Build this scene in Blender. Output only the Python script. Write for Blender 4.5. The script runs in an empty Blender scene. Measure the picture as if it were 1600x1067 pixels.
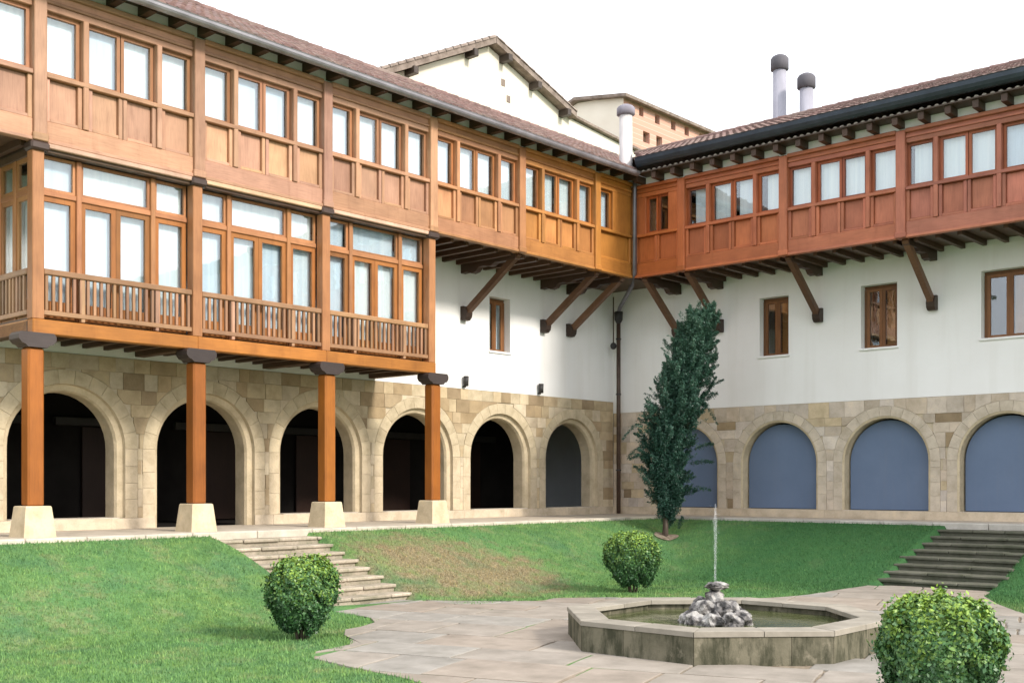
import bpy, bmesh, math, random
import numpy as np
from mathutils import Vector, noise

random.seed(7)
rng = np.random.default_rng(7)
S = bpy.context.scene
COL = S.collection
R = math.radians

# ------------------------------------------------------------------ camera, sky, sun, exposure
FPX, HOR = 1770.0, 757.0                 # focal length in photo pixels, horizon row
YAW = R(41.9)
CAM = Vector((20.086, -26.851, 2.0))
cam_d = bpy.data.cameras.new('camera')
cam = bpy.data.objects.new('camera', cam_d)
COL.objects.link(cam)
cam.location = CAM
cam.rotation_euler = (R(90), 0, YAW)
cam_d.sensor_fit = 'HORIZONTAL'
cam_d.sensor_width = 36
cam_d.lens = 36 * FPX / 1600
cam_d.shift_y = (HOR - 533.5) / 1600
cam_d.clip_end = 2000
S.camera = cam

SUN_AZ = Vector((1.0, 0.06, 0)).normalized()   # horizontal direction towards the sun
SUN_EL = R(31)
world = bpy.data.worlds.new('World')
S.world = world
world.use_nodes = True
wn, wl = world.node_tree.nodes, world.node_tree.links
wn.clear()
sky = wn.new('ShaderNodeTexSky')
sky.sky_type = 'NISHITA'
sky.sun_disc = False
sky.sun_elevation = SUN_EL
sky.sun_rotation = math.atan2(SUN_AZ.x, SUN_AZ.y)
sky.dust_density = 3.0
mixw = wn.new('ShaderNodeMix')
mixw.data_type = 'RGBA'
mixw.inputs[0].default_value = 0.86            # a thin bright overcast veils the blue sky
mixw.inputs[7].default_value = (11.0, 11.2, 11.8, 1)
bg = wn.new('ShaderNodeBackground')
bg.inputs['Strength'].default_value = 0.107
wo = wn.new('ShaderNodeOutputWorld')
wl.new(sky.outputs[0], mixw.inputs[6])
wl.new(mixw.outputs[2], bg.inputs['Color'])
wl.new(bg.outputs[0], wo.inputs[0])

sun_d = bpy.data.lights.new('sun', 'SUN')
sun_d.energy = 2.3
sun_d.angle = R(10)
sun_d.color = (1.0, 0.93, 0.84)
sun = bpy.data.objects.new('sun', sun_d)
COL.objects.link(sun)
to_sun = SUN_AZ * math.cos(SUN_EL) + Vector((0, 0, math.sin(SUN_EL)))
sun.rotation_euler = to_sun.to_track_quat('Z', 'Y').to_euler()
sun.location = (30, 10, 30)

S.view_settings.view_transform = 'Standard'
S.view_settings.look = 'None'
S.view_settings.exposure = 0.85
S.view_settings.gamma = 1.0
S.view_settings.use_curve_mapping = False
S.render.engine = 'CYCLES'
S.cycles.max_bounces = 6
S.cycles.transparent_max_bounces = 12

# ------------------------------------------------------------------ materials
MATS = {}
class NT:
    def __init__(self, name):
        self.m = bpy.data.materials.new(name)
        self.m.use_nodes = True
        self.n = self.m.node_tree.nodes
        self.l = self.m.node_tree.links
        self.b = self.n['Principled BSDF']
        MATS[name] = self.m
    def add(self, t, **kw):
        x = self.n.new('ShaderNode' + t)
        for k, v in kw.items():
            setattr(x, k, v)
        return x
    def link(self, a, b):
        self.l.new(a, b)
    def coords(self, scale, kind='Object', rand=True):
        tc = self.add('TexCoord')
        mp = self.add('Mapping')
        mp.inputs['Scale'].default_value = scale
        src = tc.outputs[kind]
        if kind == 'Position':
            src = self.add('NewGeometry').outputs['Position']
        self.link(src, mp.inputs['Vector'])
        if rand:
            oi = self.add('ObjectInfo')
            mu = self.add('Math', operation='MULTIPLY')
            mu.inputs[1].default_value = 57.0
            self.link(oi.outputs['Random'], mu.inputs[0])
            self.link(mu.outputs[0], mp.inputs['Location'])
        return mp.outputs[0]
    def pos(self, scale=(1, 1, 1)):
        g = self.add('NewGeometry')
        mp = self.add('Mapping')
        mp.inputs['Scale'].default_value = scale
        self.link(g.outputs['Position'], mp.inputs['Vector'])
        return mp.outputs[0]
    def noise(self, vec, scale, detail=4, rough=0.55, dist=0.0):
        x = self.add('TexNoise')
        x.inputs['Scale'].default_value = scale
        x.inputs['Detail'].default_value = detail
        x.inputs['Roughness'].default_value = rough
        x.inputs['Distortion'].default_value = dist
        self.link(vec, x.inputs['Vector'])
        return x.outputs['Fac']
    def ramp(self, fac, stops):
        x = self.add('ValToRGB')
        e = x.color_ramp.elements
        while len(e) < len(stops):
            e.new(0.5)
        for i, (p, c) in enumerate(stops):
            e[i].position = p
            e[i].color = (*c, 1) if len(c) == 3 else c
        self.link(fac, x.inputs[0])
        return x.outputs[0]
    def mix(self, fac, a, b, mode='MIX'):
        x = self.add('Mix', data_type='RGBA', blend_type=mode)
        for i, v in ((0, fac), (6, a), (7, b)):
            if isinstance(v, (int, float)):
                x.inputs[i].default_value = v
            elif isinstance(v, tuple):
                x.inputs[i].default_value = (*v, 1)
            else:
                self.link(v, x.inputs[i])
        return x.outputs[2]
    def math(self, op, a, b=None, clamp=False):
        x = self.add('Math', operation=op, use_clamp=clamp)
        for i, v in ((0, a), (1, b)):
            if v is None:
                continue
            if isinstance(v, (int, float)):
                x.inputs[i].default_value = v
            else:
                self.link(v, x.inputs[i])
        return x.outputs[0]
    def bump(self, h, strength=0.3, dist=0.02):
        x = self.add('Bump')
        x.inputs['Strength'].default_value = strength
        x.inputs['Distance'].default_value = dist
        self.link(h, x.inputs['Height'])
        self.link(x.outputs[0], self.b.inputs['Normal'])
    def base(self, c):
        if isinstance(c, tuple):
            self.b.inputs['Base Color'].default_value = (*c, 1)
        else:
            self.link(c, self.b.inputs['Base Color'])
    def rough(self, v, spec=None):
        if isinstance(v, (int, float)):
            self.b.inputs['Roughness'].default_value = v
        else:
            self.link(v, self.b.inputs['Roughness'])
        if spec is not None:
            self.b.inputs['Specular IOR Level'].default_value = spec

def wood_mat(name, scale):
    t = NT(name)
    v = t.coords(scale)
    g1 = t.noise(v, 3.0, 6, 0.6, 0.6)
    g2 = t.noise(t.coords((1, 1, 1)), 1.6, 3)
    oi = t.add('ObjectInfo')
    k = t.ramp(g1, [(0.25, (0.80, 0.78, 0.76)), (0.5, (1.0, 1.0, 1.0)), (0.75, (1.12, 1.11, 1.09))])
    c = t.mix(1.0, oi.outputs['Color'], k, 'MULTIPLY')
    k2 = t.ramp(g2, [(0.3, (0.82, 0.80, 0.78)), (0.7, (1.12, 1.12, 1.12))])
    c = t.mix(1.0, c, k2, 'MULTIPLY')
    stn = t.noise(t.pos((5, 5, 0.9)), 1.0, 5, 0.65)
    c = t.mix(t.ramp(stn, [(0.54, (0, 0, 0)), (0.78, (0.55, 0.55, 0.55))]), c, t.mix(1.0, c, (0.55, 0.47, 0.42), 'MULTIPLY'))
    rr = t.math('MULTIPLY', oi.outputs['Random'], 0.34)
    rr = t.math('ADD', rr, 0.83)
    rc = t.add('CombineColor')
    for i in range(3):
        t.link(rr, rc.inputs[i])
    c = t.mix(1.0, c, rc.outputs[0], 'MULTIPLY')
    t.base(c)
    t.rough(0.5, 0.35)
    t.bump(g1, 0.12, 0.008)
wood_mat('wood_upright', (14, 14, 1.0))
wood_mat('wood_level', (1.0, 1.0, 14))

t = NT('plaster')
p = t.pos()
n1 = t.noise(p, 0.35, 5, 0.6)
n2 = t.noise(p, 14, 4)
st = t.noise(t.pos((1.6, 1.6, 0.12)), 1.3, 4, 0.6)
c = t.ramp(n1, [(0.3, (0.78, 0.765, 0.745)), (0.7, (0.86, 0.855, 0.845))])
c = t.mix(t.ramp(st, [(0.5, (0, 0, 0)), (0.85, (0.38, 0.38, 0.38))]), c, (0.60, 0.575, 0.52))
t.base(c)
t.rough(0.9, 0.2)
t.bump(n2, 0.25, 0.01)

t = NT('cream_plaster')
p = t.pos()
c = t.ramp(t.noise(p, 0.5, 5), [(0.3, (0.66, 0.60, 0.49)), (0.7, (0.78, 0.73, 0.62))])
t.base(c)
t.rough(0.9, 0.2)

t = NT('pink_render')
p = t.pos()
br = t.add('TexBrick')
br.inputs['Color1'].default_value = (0.52, 0.27, 0.20, 1)
br.inputs['Color2'].default_value = (0.58, 0.33, 0.25, 1)
br.inputs['Mortar'].default_value = (0.62, 0.50, 0.42, 1)
br.inputs['Scale'].default_value = 2.2
mp = t.add('Mapping')
mp.inputs['Rotation'].default_value = (R(90), 0, R(90))
t.link(p, mp.inputs[0])
t.link(mp.outputs[0], br.inputs[0])
t.base(br.outputs[0])
t.rough(0.9, 0.2)

t = NT('sandstone')
v = t.coords((1, 1, 1))
n1 = t.noise(v, 3.0, 5, 0.6)
n2 = t.noise(v, 22, 5, 0.65)
oi = t.add('ObjectInfo')
c = t.ramp(n1, [(0.25, (0.72, 0.70, 0.66)), (0.55, (1, 1, 1)), (0.8, (1.18, 1.15, 1.08))])
c = t.mix(1.0, oi.outputs['Color'], c, 'MULTIPLY')
c = t.mix(t.ramp(n2, [(0.5, (0, 0, 0)), (0.75, (0.22, 0.22, 0.22))]), c, (0.27, 0.20, 0.12))
t.base(c)
t.rough(0.9, 0.2)
t.bump(n2, 0.6, 0.015)

t = NT('mortar')
p = t.pos()
t.base(t.ramp(t.noise(p, 6, 4), [(0.3, (0.44, 0.365, 0.26)), (0.7, (0.58, 0.50, 0.37))]))
t.rough(0.95, 0.1)
t.bump(t.noise(p, 40, 3), 0.4, 0.01)

t = NT('pale_stone')
v = t.coords((1, 1, 1))
n1 = t.noise(v, 2.5, 5, 0.6)
n2 = t.noise(v, 26, 5, 0.65)
oi = t.add('ObjectInfo')
c = t.mix(1.0, oi.outputs['Color'], t.ramp(n1, [(0.3, (0.74, 0.73, 0.70)), (0.7, (1.12, 1.1, 1.08))]), 'MULTIPLY')
c = t.mix(t.ramp(n2, [(0.55, (0, 0, 0)), (0.8, (0.4, 0.4, 0.4))]), c, (0.20, 0.19, 0.14))
t.base(c)
t.rough(0.85, 0.25)
t.bump(n2, 0.4, 0.01)

t = NT('mossy_stone')
v = t.coords((1, 1, 1))
n1 = t.noise(v, 2.2, 5, 0.65)
n3 = t.noise(t.pos((2.6, 2.6, 0.7)), 2.4, 6, 0.7)
n2 = t.noise(v, 30, 4, 0.6)
c = t.ramp(n1, [(0.25, (0.075, 0.072, 0.046)), (0.6, (0.165, 0.15, 0.105))])
c = t.mix(t.ramp(n3, [(0.44, (0, 0, 0)), (0.60, (0.85, 0.85, 0.85))]), c, (0.036, 0.038, 0.022))
n4 = t.noise(t.pos((1.6, 1.6, 1.2)), 3.1, 4, 0.6)
c = t.mix(t.ramp(n4, [(0.60, (0, 0, 0)), (0.72, (0.7, 0.7, 0.7))]), c, (0.30, 0.265, 0.195))
t.base(c)
t.rough(0.9, 0.2)
t.bump(n2, 0.5, 0.012)

t = NT('step_stone')
p = t.pos()
n1 = t.noise(p, 2.2, 5, 0.65)
n2 = t.noise(p, 20, 5, 0.65)
oi = t.add('ObjectInfo')
c = t.mix(1.0, oi.outputs['Color'], t.ramp(n1, [(0.3, (0.55, 0.58, 0.5)), (0.7, (1.15, 1.12, 1.1))]), 'MULTIPLY')
c = t.mix(t.ramp(n2, [(0.5, (0, 0, 0)), (0.75, (0.5, 0.5, 0.5))]), c, (0.09, 0.11, 0.06))
t.base(c)
t.rough(0.9, 0.2)
t.bump(n2, 0.5, 0.012)

t = NT('roof_tile')
v = t.coords((1, 1, 1))
p = t.pos()
n1 = t.noise(p, 5.0, 4, 0.7)
n2 = t.noise(p, 0.9, 4, 0.6)
ri = t.add('NewGeometry').outputs['Random Per Island']
c = t.ramp(n1, [(0.25, (0.10, 0.058, 0.052)), (0.5, (0.165, 0.10, 0.088)), (0.8, (0.26, 0.18, 0.155))])
c = t.mix(t.ramp(n2, [(0.45, (0, 0, 0)), (0.7, (0.6, 0.6, 0.6))]), c, (0.20, 0.17, 0.14))
oi = t.add('ObjectInfo')
s1 = t.math('ADD', t.math('MULTIPLY', t.math('FRACT', t.math('ADD', ri, oi.outputs['Random'])), 0.5), 0.72)
rc = t.add('CombineColor')
for i in range(3):
    t.link(s1, rc.inputs[i])
c = t.mix(1.0, c, rc.outputs[0], 'MULTIPLY')
t.base(c)
t.rough(0.85, 0.3)
t.bump(n1, 0.4, 0.01)

t = NT('old_tile')
p = t.pos()
t.base(t.ramp(t.noise(p, 3.0, 5, 0.7), [(0.3, (0.13, 0.10, 0.08)), (0.7, (0.32, 0.26, 0.22))]))
t.rough(0.9, 0.2)

t = NT('gutter_metal')
p = t.pos()
oi = t.add('ObjectInfo')
c = t.mix(1.0, oi.outputs['Color'], t.ramp(t.noise(p, 3, 4), [(0.3, (0.75, 0.75, 0.75)), (0.7, (1.15, 1.15, 1.15))]), 'MULTIPLY')
t.base(c)
t.rough(0.42, 0.5)
t.b.inputs['Metallic'].default_value = 0.55

t = NT('dark_iron')
t.base(t.ramp(t.noise(t.pos(), 12, 3), [(0.3, (0.018, 0.018, 0.02)), (0.7, (0.05, 0.046, 0.044))]))
t.rough(0.55, 0.4)

t = NT('brown_pipe')
t.base(t.ramp(t.noise(t.pos(), 5, 3), [(0.3, (0.045, 0.026, 0.018)), (0.7, (0.085, 0.052, 0.036))]))
t.rough(0.5, 0.4)

t = NT('blue_board')
p = t.pos()
c = t.ramp(t.noise(p, 0.9, 5, 0.6), [(0.3, (0.106, 0.150, 0.235)), (0.7, (0.130, 0.180, 0.275))])
c = t.mix(t.ramp(t.noise(t.pos((4, 4, 0.3)), 2.0, 4), [(0.5, (0, 0, 0)), (0.8, (0.3, 0.3, 0.3))]), c, (0.15, 0.18, 0.24))
t.base(c)
t.rough(0.6, 0.35)

t = NT('fabric_blind')
v = t.coords((1, 1, 1))
fold = t.noise(t.coords((9, 9, 0.25)), 1.2, 3)
oi = t.add('ObjectInfo')
cb = t.ramp(fold, [(0.3, (0.68, 0.72, 0.78)), (0.7, (0.85, 0.86, 0.88))])
t.base(t.mix(1.0, cb, t.ramp(oi.outputs['Random'], [(0.0, (0.80, 0.88, 1.0)), (0.35, (0.97, 1.0, 1.05)), (1.0, (1.08, 1.08, 1.08))]), 'MULTIPLY'))
t.rough(0.9, 0.1)
t.bump(fold, 0.5, 0.03)

t = NT('window_glass')
t.n.remove(t.b)
fc = t.add('LayerWeight')
fc.inputs['Blend'].default_value = 0.5
fr = t.add('MapRange')
t.link(t.math('POWER', fc.outputs['Facing'], 3.0), fr.inputs['Value'])
fr.inputs['To Min'].default_value = 0.10
fr.inputs['To Max'].default_value = 0.9
gl = t.add('BsdfGlossy')
gl.inputs['Roughness'].default_value = 0.02
gl.inputs['Color'].default_value = (0.93, 0.96, 1.0, 1)
bp = t.add('Bump')
bp.inputs['Strength'].default_value = 0.05
bp.inputs['Distance'].default_value = 0.02
nz = t.noise(t.coords((1, 1, 1)), 2.5, 2)
t.link(nz, bp.inputs['Height'])
t.link(bp.outputs[0], gl.inputs['Normal'])
tr = t.add('BsdfTransparent')
tr.inputs['Color'].default_value = (0.93, 0.96, 0.95, 1)
mx = t.add('MixShader')
t.link(fr.outputs[0], mx.inputs[0])
t.link(tr.outputs[0], mx.inputs[1])
t.link(gl.outputs[0], mx.inputs[2])
t.link(mx.outputs[0], t.n['Material Output'].inputs[0])

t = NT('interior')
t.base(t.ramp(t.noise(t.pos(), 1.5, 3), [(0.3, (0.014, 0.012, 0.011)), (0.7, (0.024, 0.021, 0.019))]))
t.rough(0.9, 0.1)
t = NT('interior_pale')
t.base(t.ramp(t.noise(t.pos(), 0.8, 3), [(0.3, (0.62, 0.66, 0.68)), (0.7, (0.72, 0.76, 0.78))]))
t.rough(0.9, 0.1)

def grass_colour(t):
    p = t.pos()
    big = t.noise(p, 0.55, 5, 0.6)
    mid = t.noise(p, 2.6, 5, 0.65)
    fine = t.noise(p, 24, 3, 0.6)
    c = t.ramp(mid, [(0.28, (0.066, 0.140, 0.050)), (0.5, (0.115, 0.220, 0.070)), (0.72, (0.190, 0.275, 0.088))])
    c = t.mix(t.ramp(big, [(0.35, (0, 0, 0)), (0.65, (0.75, 0.75, 0.75))]), c, (0.105, 0.235, 0.088))
    # worn brown patch on the bank between the steps and the far bush
    sx = t.add('SeparateXYZ')
    t.link(p, sx.inputs[0])
    dx = t.math('DIVIDE', t.math('SUBTRACT', sx.outputs[0], 5.0), 2.1)
    dy = t.math('DIVIDE', t.math('SUBTRACT', sx.outputs[1], -11.3), 2.5)
    d = t.math('ADD', t.math('MULTIPLY', dx, dx), t.math('MULTIPLY', dy, dy))
    d = t.math('ADD', d, t.math('MULTIPLY', t.math('SUBTRACT', mid, 0.5), 2.6))
    d = t.math('ADD', d, t.math('MULTIPLY', t.math('SUBTRACT', big, 0.5), 1.6))
    m = t.ramp(d, [(0.22, (0.85, 0.85, 0.85)), (1.0, (0, 0, 0))])
    brown = t.ramp(fine, [(0.3, (0.19, 0.135, 0.085)), (0.7, (0.34, 0.26, 0.165))])
    c = t.mix(m, c, brown)
    wear = t.ramp(t.noise(p, 1.1, 6, 0.75), [(0.52, (0, 0, 0)), (0.72, (0.8, 0.8, 0.8))])
    c = t.mix(wear, c, (0.25, 0.245, 0.125))
    cool = t.ramp(t.noise(p, 0.8, 4, 0.6, 0.4), [(0.52, (0, 0, 0)), (0.68, (0.6, 0.6, 0.6))])
    c = t.mix(cool, c, (0.075, 0.175, 0.085))
    # bank under the right wing: greener grass, with its shade painted in darker
    lx = t.math('DIVIDE', t.math('SUBTRACT', t.math('ADD', sx.outputs[1], t.math('MULTIPLY', big, 3.0)), -8.0), 3.5, True)
    ly = t.math('DIVIDE', t.math('SUBTRACT', sx.outputs[0], 4.0), 3.0, True)
    c = t.mix(t.math('MULTIPLY', t.math('MULTIPLY', lx, ly), 0.85), c, (0.034, 0.110, 0.038))
    return c, fine
t = NT('lawn')
c, fine = grass_colour(t)
k = t.ramp(fine, [(0.3, (0.75, 0.75, 0.75)), (0.7, (1.1, 1.1, 1.1))])
t.base(t.mix(1.0, c, k, 'MULTIPLY'))
t.rough(0.95, 0.1)
t.bump(fine, 0.6, 0.04)
t = NT('grass_blade')
c, fine = grass_colour(t)
ri = t.add('NewGeometry').outputs['Random Per Island']
k = t.ramp(ri, [(0.0, (0.75, 0.78, 0.7)), (0.6, (1.1, 1.08, 1.0)), (1.0, (1.6, 1.45, 1.15))])
t.base(t.mix(1.0, c, k, 'MULTIPLY'))
t.rough(0.7, 0.25)

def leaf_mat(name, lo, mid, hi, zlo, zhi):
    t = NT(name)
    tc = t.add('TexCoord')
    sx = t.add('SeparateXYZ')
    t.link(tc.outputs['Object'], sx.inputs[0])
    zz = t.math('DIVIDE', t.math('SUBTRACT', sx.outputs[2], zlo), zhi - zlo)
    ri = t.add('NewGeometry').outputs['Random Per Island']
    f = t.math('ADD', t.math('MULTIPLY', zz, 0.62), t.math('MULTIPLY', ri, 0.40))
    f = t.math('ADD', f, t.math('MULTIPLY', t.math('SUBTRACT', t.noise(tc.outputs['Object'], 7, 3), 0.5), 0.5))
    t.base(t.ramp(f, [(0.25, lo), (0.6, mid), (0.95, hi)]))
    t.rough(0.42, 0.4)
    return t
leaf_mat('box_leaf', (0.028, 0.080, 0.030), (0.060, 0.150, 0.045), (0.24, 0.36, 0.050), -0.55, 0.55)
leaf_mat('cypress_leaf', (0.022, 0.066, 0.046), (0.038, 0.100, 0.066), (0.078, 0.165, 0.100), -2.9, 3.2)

t = NT('bark')
v = t.coords((6, 6, 1))
t.base(t.ramp(t.noise(v, 3, 4), [(0.3, (0.06, 0.045, 0.035)), (0.7, (0.16, 0.125, 0.10))]))
t.rough(0.95, 0.1)

t = NT('soil')
t.base(t.ramp(t.noise(t.pos(), 9, 4), [(0.3, (0.16, 0.12, 0.085)), (0.7, (0.33, 0.28, 0.21))]))
t.rough(0.95, 0.1)
t.bump(t.noise(t.pos(), 30, 3), 0.7, 0.02)

t = NT('rock')
p = t.pos()
n1 = t.noise(p, 5.5, 5, 0.65)
n2 = t.noise(p, 26, 4, 0.6)
c = t.ramp(n1, [(0.40, (0.018, 0.018, 0.018)), (0.5, (0.15, 0.14, 0.135)), (0.62, (0.40, 0.385, 0.36))])
t.base(c)
t.rough(0.6, 0.4)
t.bump(n2, 0.8, 0.02)

t = NT('pool_water')
t.base(t.ramp(t.noise(t.pos(), 1.3, 3), [(0.35, (0.070, 0.085, 0.032)), (0.65, (0.105, 0.115, 0.048))]))
t.rough(0.06, 0.5)
h = t.noise(t.pos((1, 1, 1)), 7, 3, 0.6, 0.5)
t.bump(h, 0.30, 0.02)

t = NT('jet_water')
t.n.remove(t.b)
df = t.add('BsdfDiffuse')
df.inputs['Color'].default_value = (0.85, 0.89, 0.92, 1)
gl = t.add('BsdfGlossy')
gl.inputs['Roughness'].default_value = 0.15
m1 = t.add('MixShader')
m1.inputs[0].default_value = 0.3
t.link(df.outputs[0], m1.inputs[1])
t.link(gl.outputs[0], m1.inputs[2])
tr = t.add('BsdfTransparent')
m2 = t.add('MixShader')
t.link(t.ramp(t.noise(t.pos((9, 9, 3)), 5, 3), [(0.35, (0.05, 0.05, 0.05)), (0.7, (0.16, 0.16, 0.16))]), m2.inputs[0])
t.link(tr.outputs[0], m2.inputs[1])
t.link(m1.outputs[0], m2.inputs[2])
t.link(m2.outputs[0], t.n['Material Output'].inputs[0])

t = NT('chimney_render')
oi = t.add('ObjectInfo')
c = t.mix(1.0, oi.outputs['Color'], t.ramp(t.noise(t.pos((1, 1, 0.3)), 4, 4), [(0.3, (0.8, 0.8, 0.8)), (0.7, (1.08, 1.08, 1.08))]), 'MULTIPLY')
t.base(c)
t.rough(0.8, 0.3)

# ------------------------------------------------------------------ object helpers
ORG = {}
def thing(name, label, cat, loc=(0, 0, 0), group=None):
    o = bpy.data.objects.new(name, None)
    COL.objects.link(o)
    o.location = loc
    o.empty_display_size = 0.2
    ORG[o] = Vector(loc)
    o['label'] = label
    o['category'] = cat
    if group:
        o['group'] = group
    return o
def place(name, me, loc, parent=None, colour=None, rot=None):
    o = bpy.data.objects.new(name, me)
    COL.objects.link(o)
    loc = Vector(loc)
    ORG[o] = loc
    if parent is not None:
        o.parent = parent
        o.location = loc - ORG[parent]
    else:
        o.location = loc
    if rot is not None:
        o.rotation_euler = rot
    if colour is not None:
        o.color = (*colour, 1)
    return o
def struct(o, kind='structure'):
    o['kind'] = kind
    return o
def new_mesh(name, verts, faces, mat, smooth=False, recalc=True):
    me = bpy.data.meshes.new(name)
    me.from_pydata([tuple(v) for v in verts], [], faces)
    me.materials.append(MATS[mat])
    if recalc:
        bm = bmesh.new()
        bm.from_mesh(me)
        bmesh.ops.recalc_face_normals(bm, faces=bm.faces)
        bm.to_mesh(me)
        bm.free()
    if smooth:
        me.polygons.foreach_set('use_smooth', [True] * len(me.polygons))
    me.update()
    return me
def mesh_obj(name, verts, faces, mat, parent=None, colour=None, smooth=False):
    """world-space geometry; the object's origin goes to the middle of its bounds"""
    a = np.array(verts, float)
    c = (a.min(0) + a.max(0)) / 2
    return place(name, new_mesh(name, a - c, faces, mat, smooth), c, parent, colour)
_box = {}
def box_mesh(sx, sy, sz, mat, bev):
    key = (round(sx, 4), round(sy, 4), round(sz, 4), mat, bev)
    if key not in _box:
        bm = bmesh.new()
        bmesh.ops.create_cube(bm, size=1)
        for v in bm.verts:
            v.co = Vector((v.co.x * sx, v.co.y * sy, v.co.z * sz))
        if bev > 0:
            bmesh.ops.bevel(bm, geom=list(bm.edges), offset=min(bev, sx * .3, sy * .3, sz * .3), segments=1, affect='EDGES')
        me = bpy.data.meshes.new('box')
        bm.to_mesh(me)
        bm.free()
        me.materials.append(MATS[mat])
        _box[key] = me
    return _box[key]
def wbox(name, x0, x1, y0, y1, z0, z1, mat, parent=None, colour=None, bev=0.008):
    return place(name, box_mesh(x1 - x0, y1 - y0, z1 - z0, mat, bev), ((x0 + x1) / 2, (y0 + y1) / 2, (z0 + z1) / 2), parent, colour)
# wing frames: u runs along the wing from the inner corner, n points out into the court
def W(w, u, n, z):
    return (n, -u, z) if w == 'L' else (u, -n, z)
def box(w, name, u0, u1, n0, n1, z0, z1, mat, parent, colour=None, bev=0.008):
    a, b = W(w, u0, n0, z0), W(w, u1, n1, z1)
    return wbox(name, min(a[0], b[0]), max(a[0], b[0]), min(a[1], b[1]), max(a[1], b[1]), z0, z1, mat, parent, colour, bev)
def wverts(w, pts):
    return [W(w, *p) for p in pts]
def boxes_mesh(specs):
    """several boxes (x0,x1,y0,y1,z0,z1) as one vert/face list, for one part made of a few bars"""
    V, Fc = [], []
    for x0, x1, y0, y1, z0, z1 in specs:
        b = len(V)
        V += [(x0, y0, z0), (x1, y0, z0), (x1, y1, z0), (x0, y1, z0), (x0, y0, z1), (x1, y0, z1), (x1, y1, z1), (x0, y1, z1)]
        Fc += [(b, b + 3, b + 2, b + 1), (b + 4, b + 5, b + 6, b + 7), (b, b + 1, b + 5, b + 4), (b + 1, b + 2, b + 6, b + 5), (b + 2, b + 3, b + 7, b + 6), (b + 3, b, b + 4, b + 7)]
    return V, Fc
_ring = {}
def sash(w, name, parent, u0, u1, z0, z1, n, colour, fw=0.085, depth=0.06, blind=True, bottom=None):
    """a glazed sash: frame (part) > pane, blind (sub-parts)"""
    du, dz = u1 - u0, z1 - z0
    bt = bottom if bottom else fw
    key = (w, round(du, 3), round(dz, 3), fw, depth, bt)
    if key not in _ring:
        sp = []
        for a, b, c, d in ((-du / 2, -du / 2 + fw, -dz / 2, dz / 2), (du / 2 - fw, du / 2, -dz / 2, dz / 2),
                           (-du / 2 + fw, du / 2 - fw, -dz / 2, -dz / 2 + bt), (-du / 2 + fw, du / 2 - fw, dz / 2 - fw, dz / 2)):
            if w == 'L':
                sp.append((-depth / 2, depth / 2, a, b, c, d))
            else:
                sp.append((a, b, -depth / 2, depth / 2, c, d))
        V, Fc = boxes_mesh(sp)
        _ring[key] = new_mesh('window_frame', V, Fc, 'wood_upright')
    c = W(w, (u0 + u1) / 2, n - depth / 2, (z0 + z1) / 2)
    o = place(name, _ring[key], c, parent, colour)
    e = 0.004
    box(w, 'pane', u0 + fw - e, u1 - fw + e, n - depth * .62, n - depth * .5, z0 + bt - e, z1 - fw + e, 'window_glass', o, None, 0)
    if blind:
        gap = random.choice((0, 0, 0, 0, .08, .14)) if w == 'R' else 0
        box(w, 'blind', u0 + fw * .5 + gap, u1 - fw * .5, n - depth - 0.10, n - depth - 0.085, z0 + bt * .5, z1 - fw * .5, 'fabric_blind', o, None, 0)
    return o
def prism(w, name, prof, u0, u1, mat, parent, colour=None, smooth=False):
    """profile in (n, z) extruded along u"""
    k = len(prof)
    V = wverts(w, [(u0, n, z) for n, z in prof] + [(u1, n, z) for n, z in prof])
    Fc = [tuple(range(k)), tuple(range(2 * k - 1, k - 1, -1))] + [(i, (i + 1) % k, k + (i + 1) % k, k + i) for i in range(k)]
    return mesh_obj(name, V, Fc, mat, parent, colour, smooth)
def prism_u(w, name, prof, n0, n1, mat, parent, colour=None):
    """profile in (u, z) extruded along n"""
    k = len(prof)
    V = wverts(w, [(u, n0, z) for u, z in prof] + [(u, n1, z) for u, z in prof])
    Fc = [tuple(range(k)), tuple(range(2 * k - 1, k - 1, -1))] + [(i, (i + 1) % k, k + (i + 1) % k, k + i) for i in range(k)]
    return mesh_obj(name, V, Fc, mat, parent, colour)
def tube(name, pts, rad, mat, parent=None, colour=None, seg=10, smooth=True):
    V, Fc = [], []
    P = [Vector(p) for p in pts]
    rads = rad if isinstance(rad, (list, tuple)) else [rad] * len(P)
    for i, p in enumerate(P):
        d = (P[min(i + 1, len(P) - 1)] - P[max(i - 1, 0)]).normalized()
        a = d.cross(Vector((0, 0, 1)) if abs(d.z) < .9 else Vector((1, 0, 0))).normalized()
        b = d.cross(a)
        for k in range(seg):
            an = 2 * math.pi * k / seg
            V.append(p + (a * math.cos(an) + b * math.sin(an)) * rads[i])
    for i in range(len(P) - 1):
        for k in range(seg):
            Fc.append((i * seg + k, i * seg + (k + 1) % seg, (i + 1) * seg + (k + 1) % seg, (i + 1) * seg + k))
    Fc += [tuple(range(seg)), tuple(range(len(V) - 1, len(V) - seg - 1, -1))]
    return mesh_obj(name, V, Fc, mat, parent, colour, smooth)
def lathe(name, c, prof, mat, parent=None, colour=None, seg=16, smooth=True):
    V, Fc = [], []
    for r, z in prof:
        for k in range(seg):
            an = 2 * math.pi * k / seg
            V.append((c[0] + r * math.cos(an), c[1] + r * math.sin(an), z))
    m = len(prof)
    for i in range(m - 1):
        for k in range(seg):
            Fc.append((i * seg + k, i * seg + (k + 1) % seg, (i + 1) * seg + (k + 1) % seg, (i + 1) * seg + k))
    Fc += [tuple(range(seg)), tuple(range(m * seg - 1, (m - 1) * seg - 1, -1))]
    return mesh_obj(name, V, Fc, mat, parent, colour, smooth)

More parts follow.
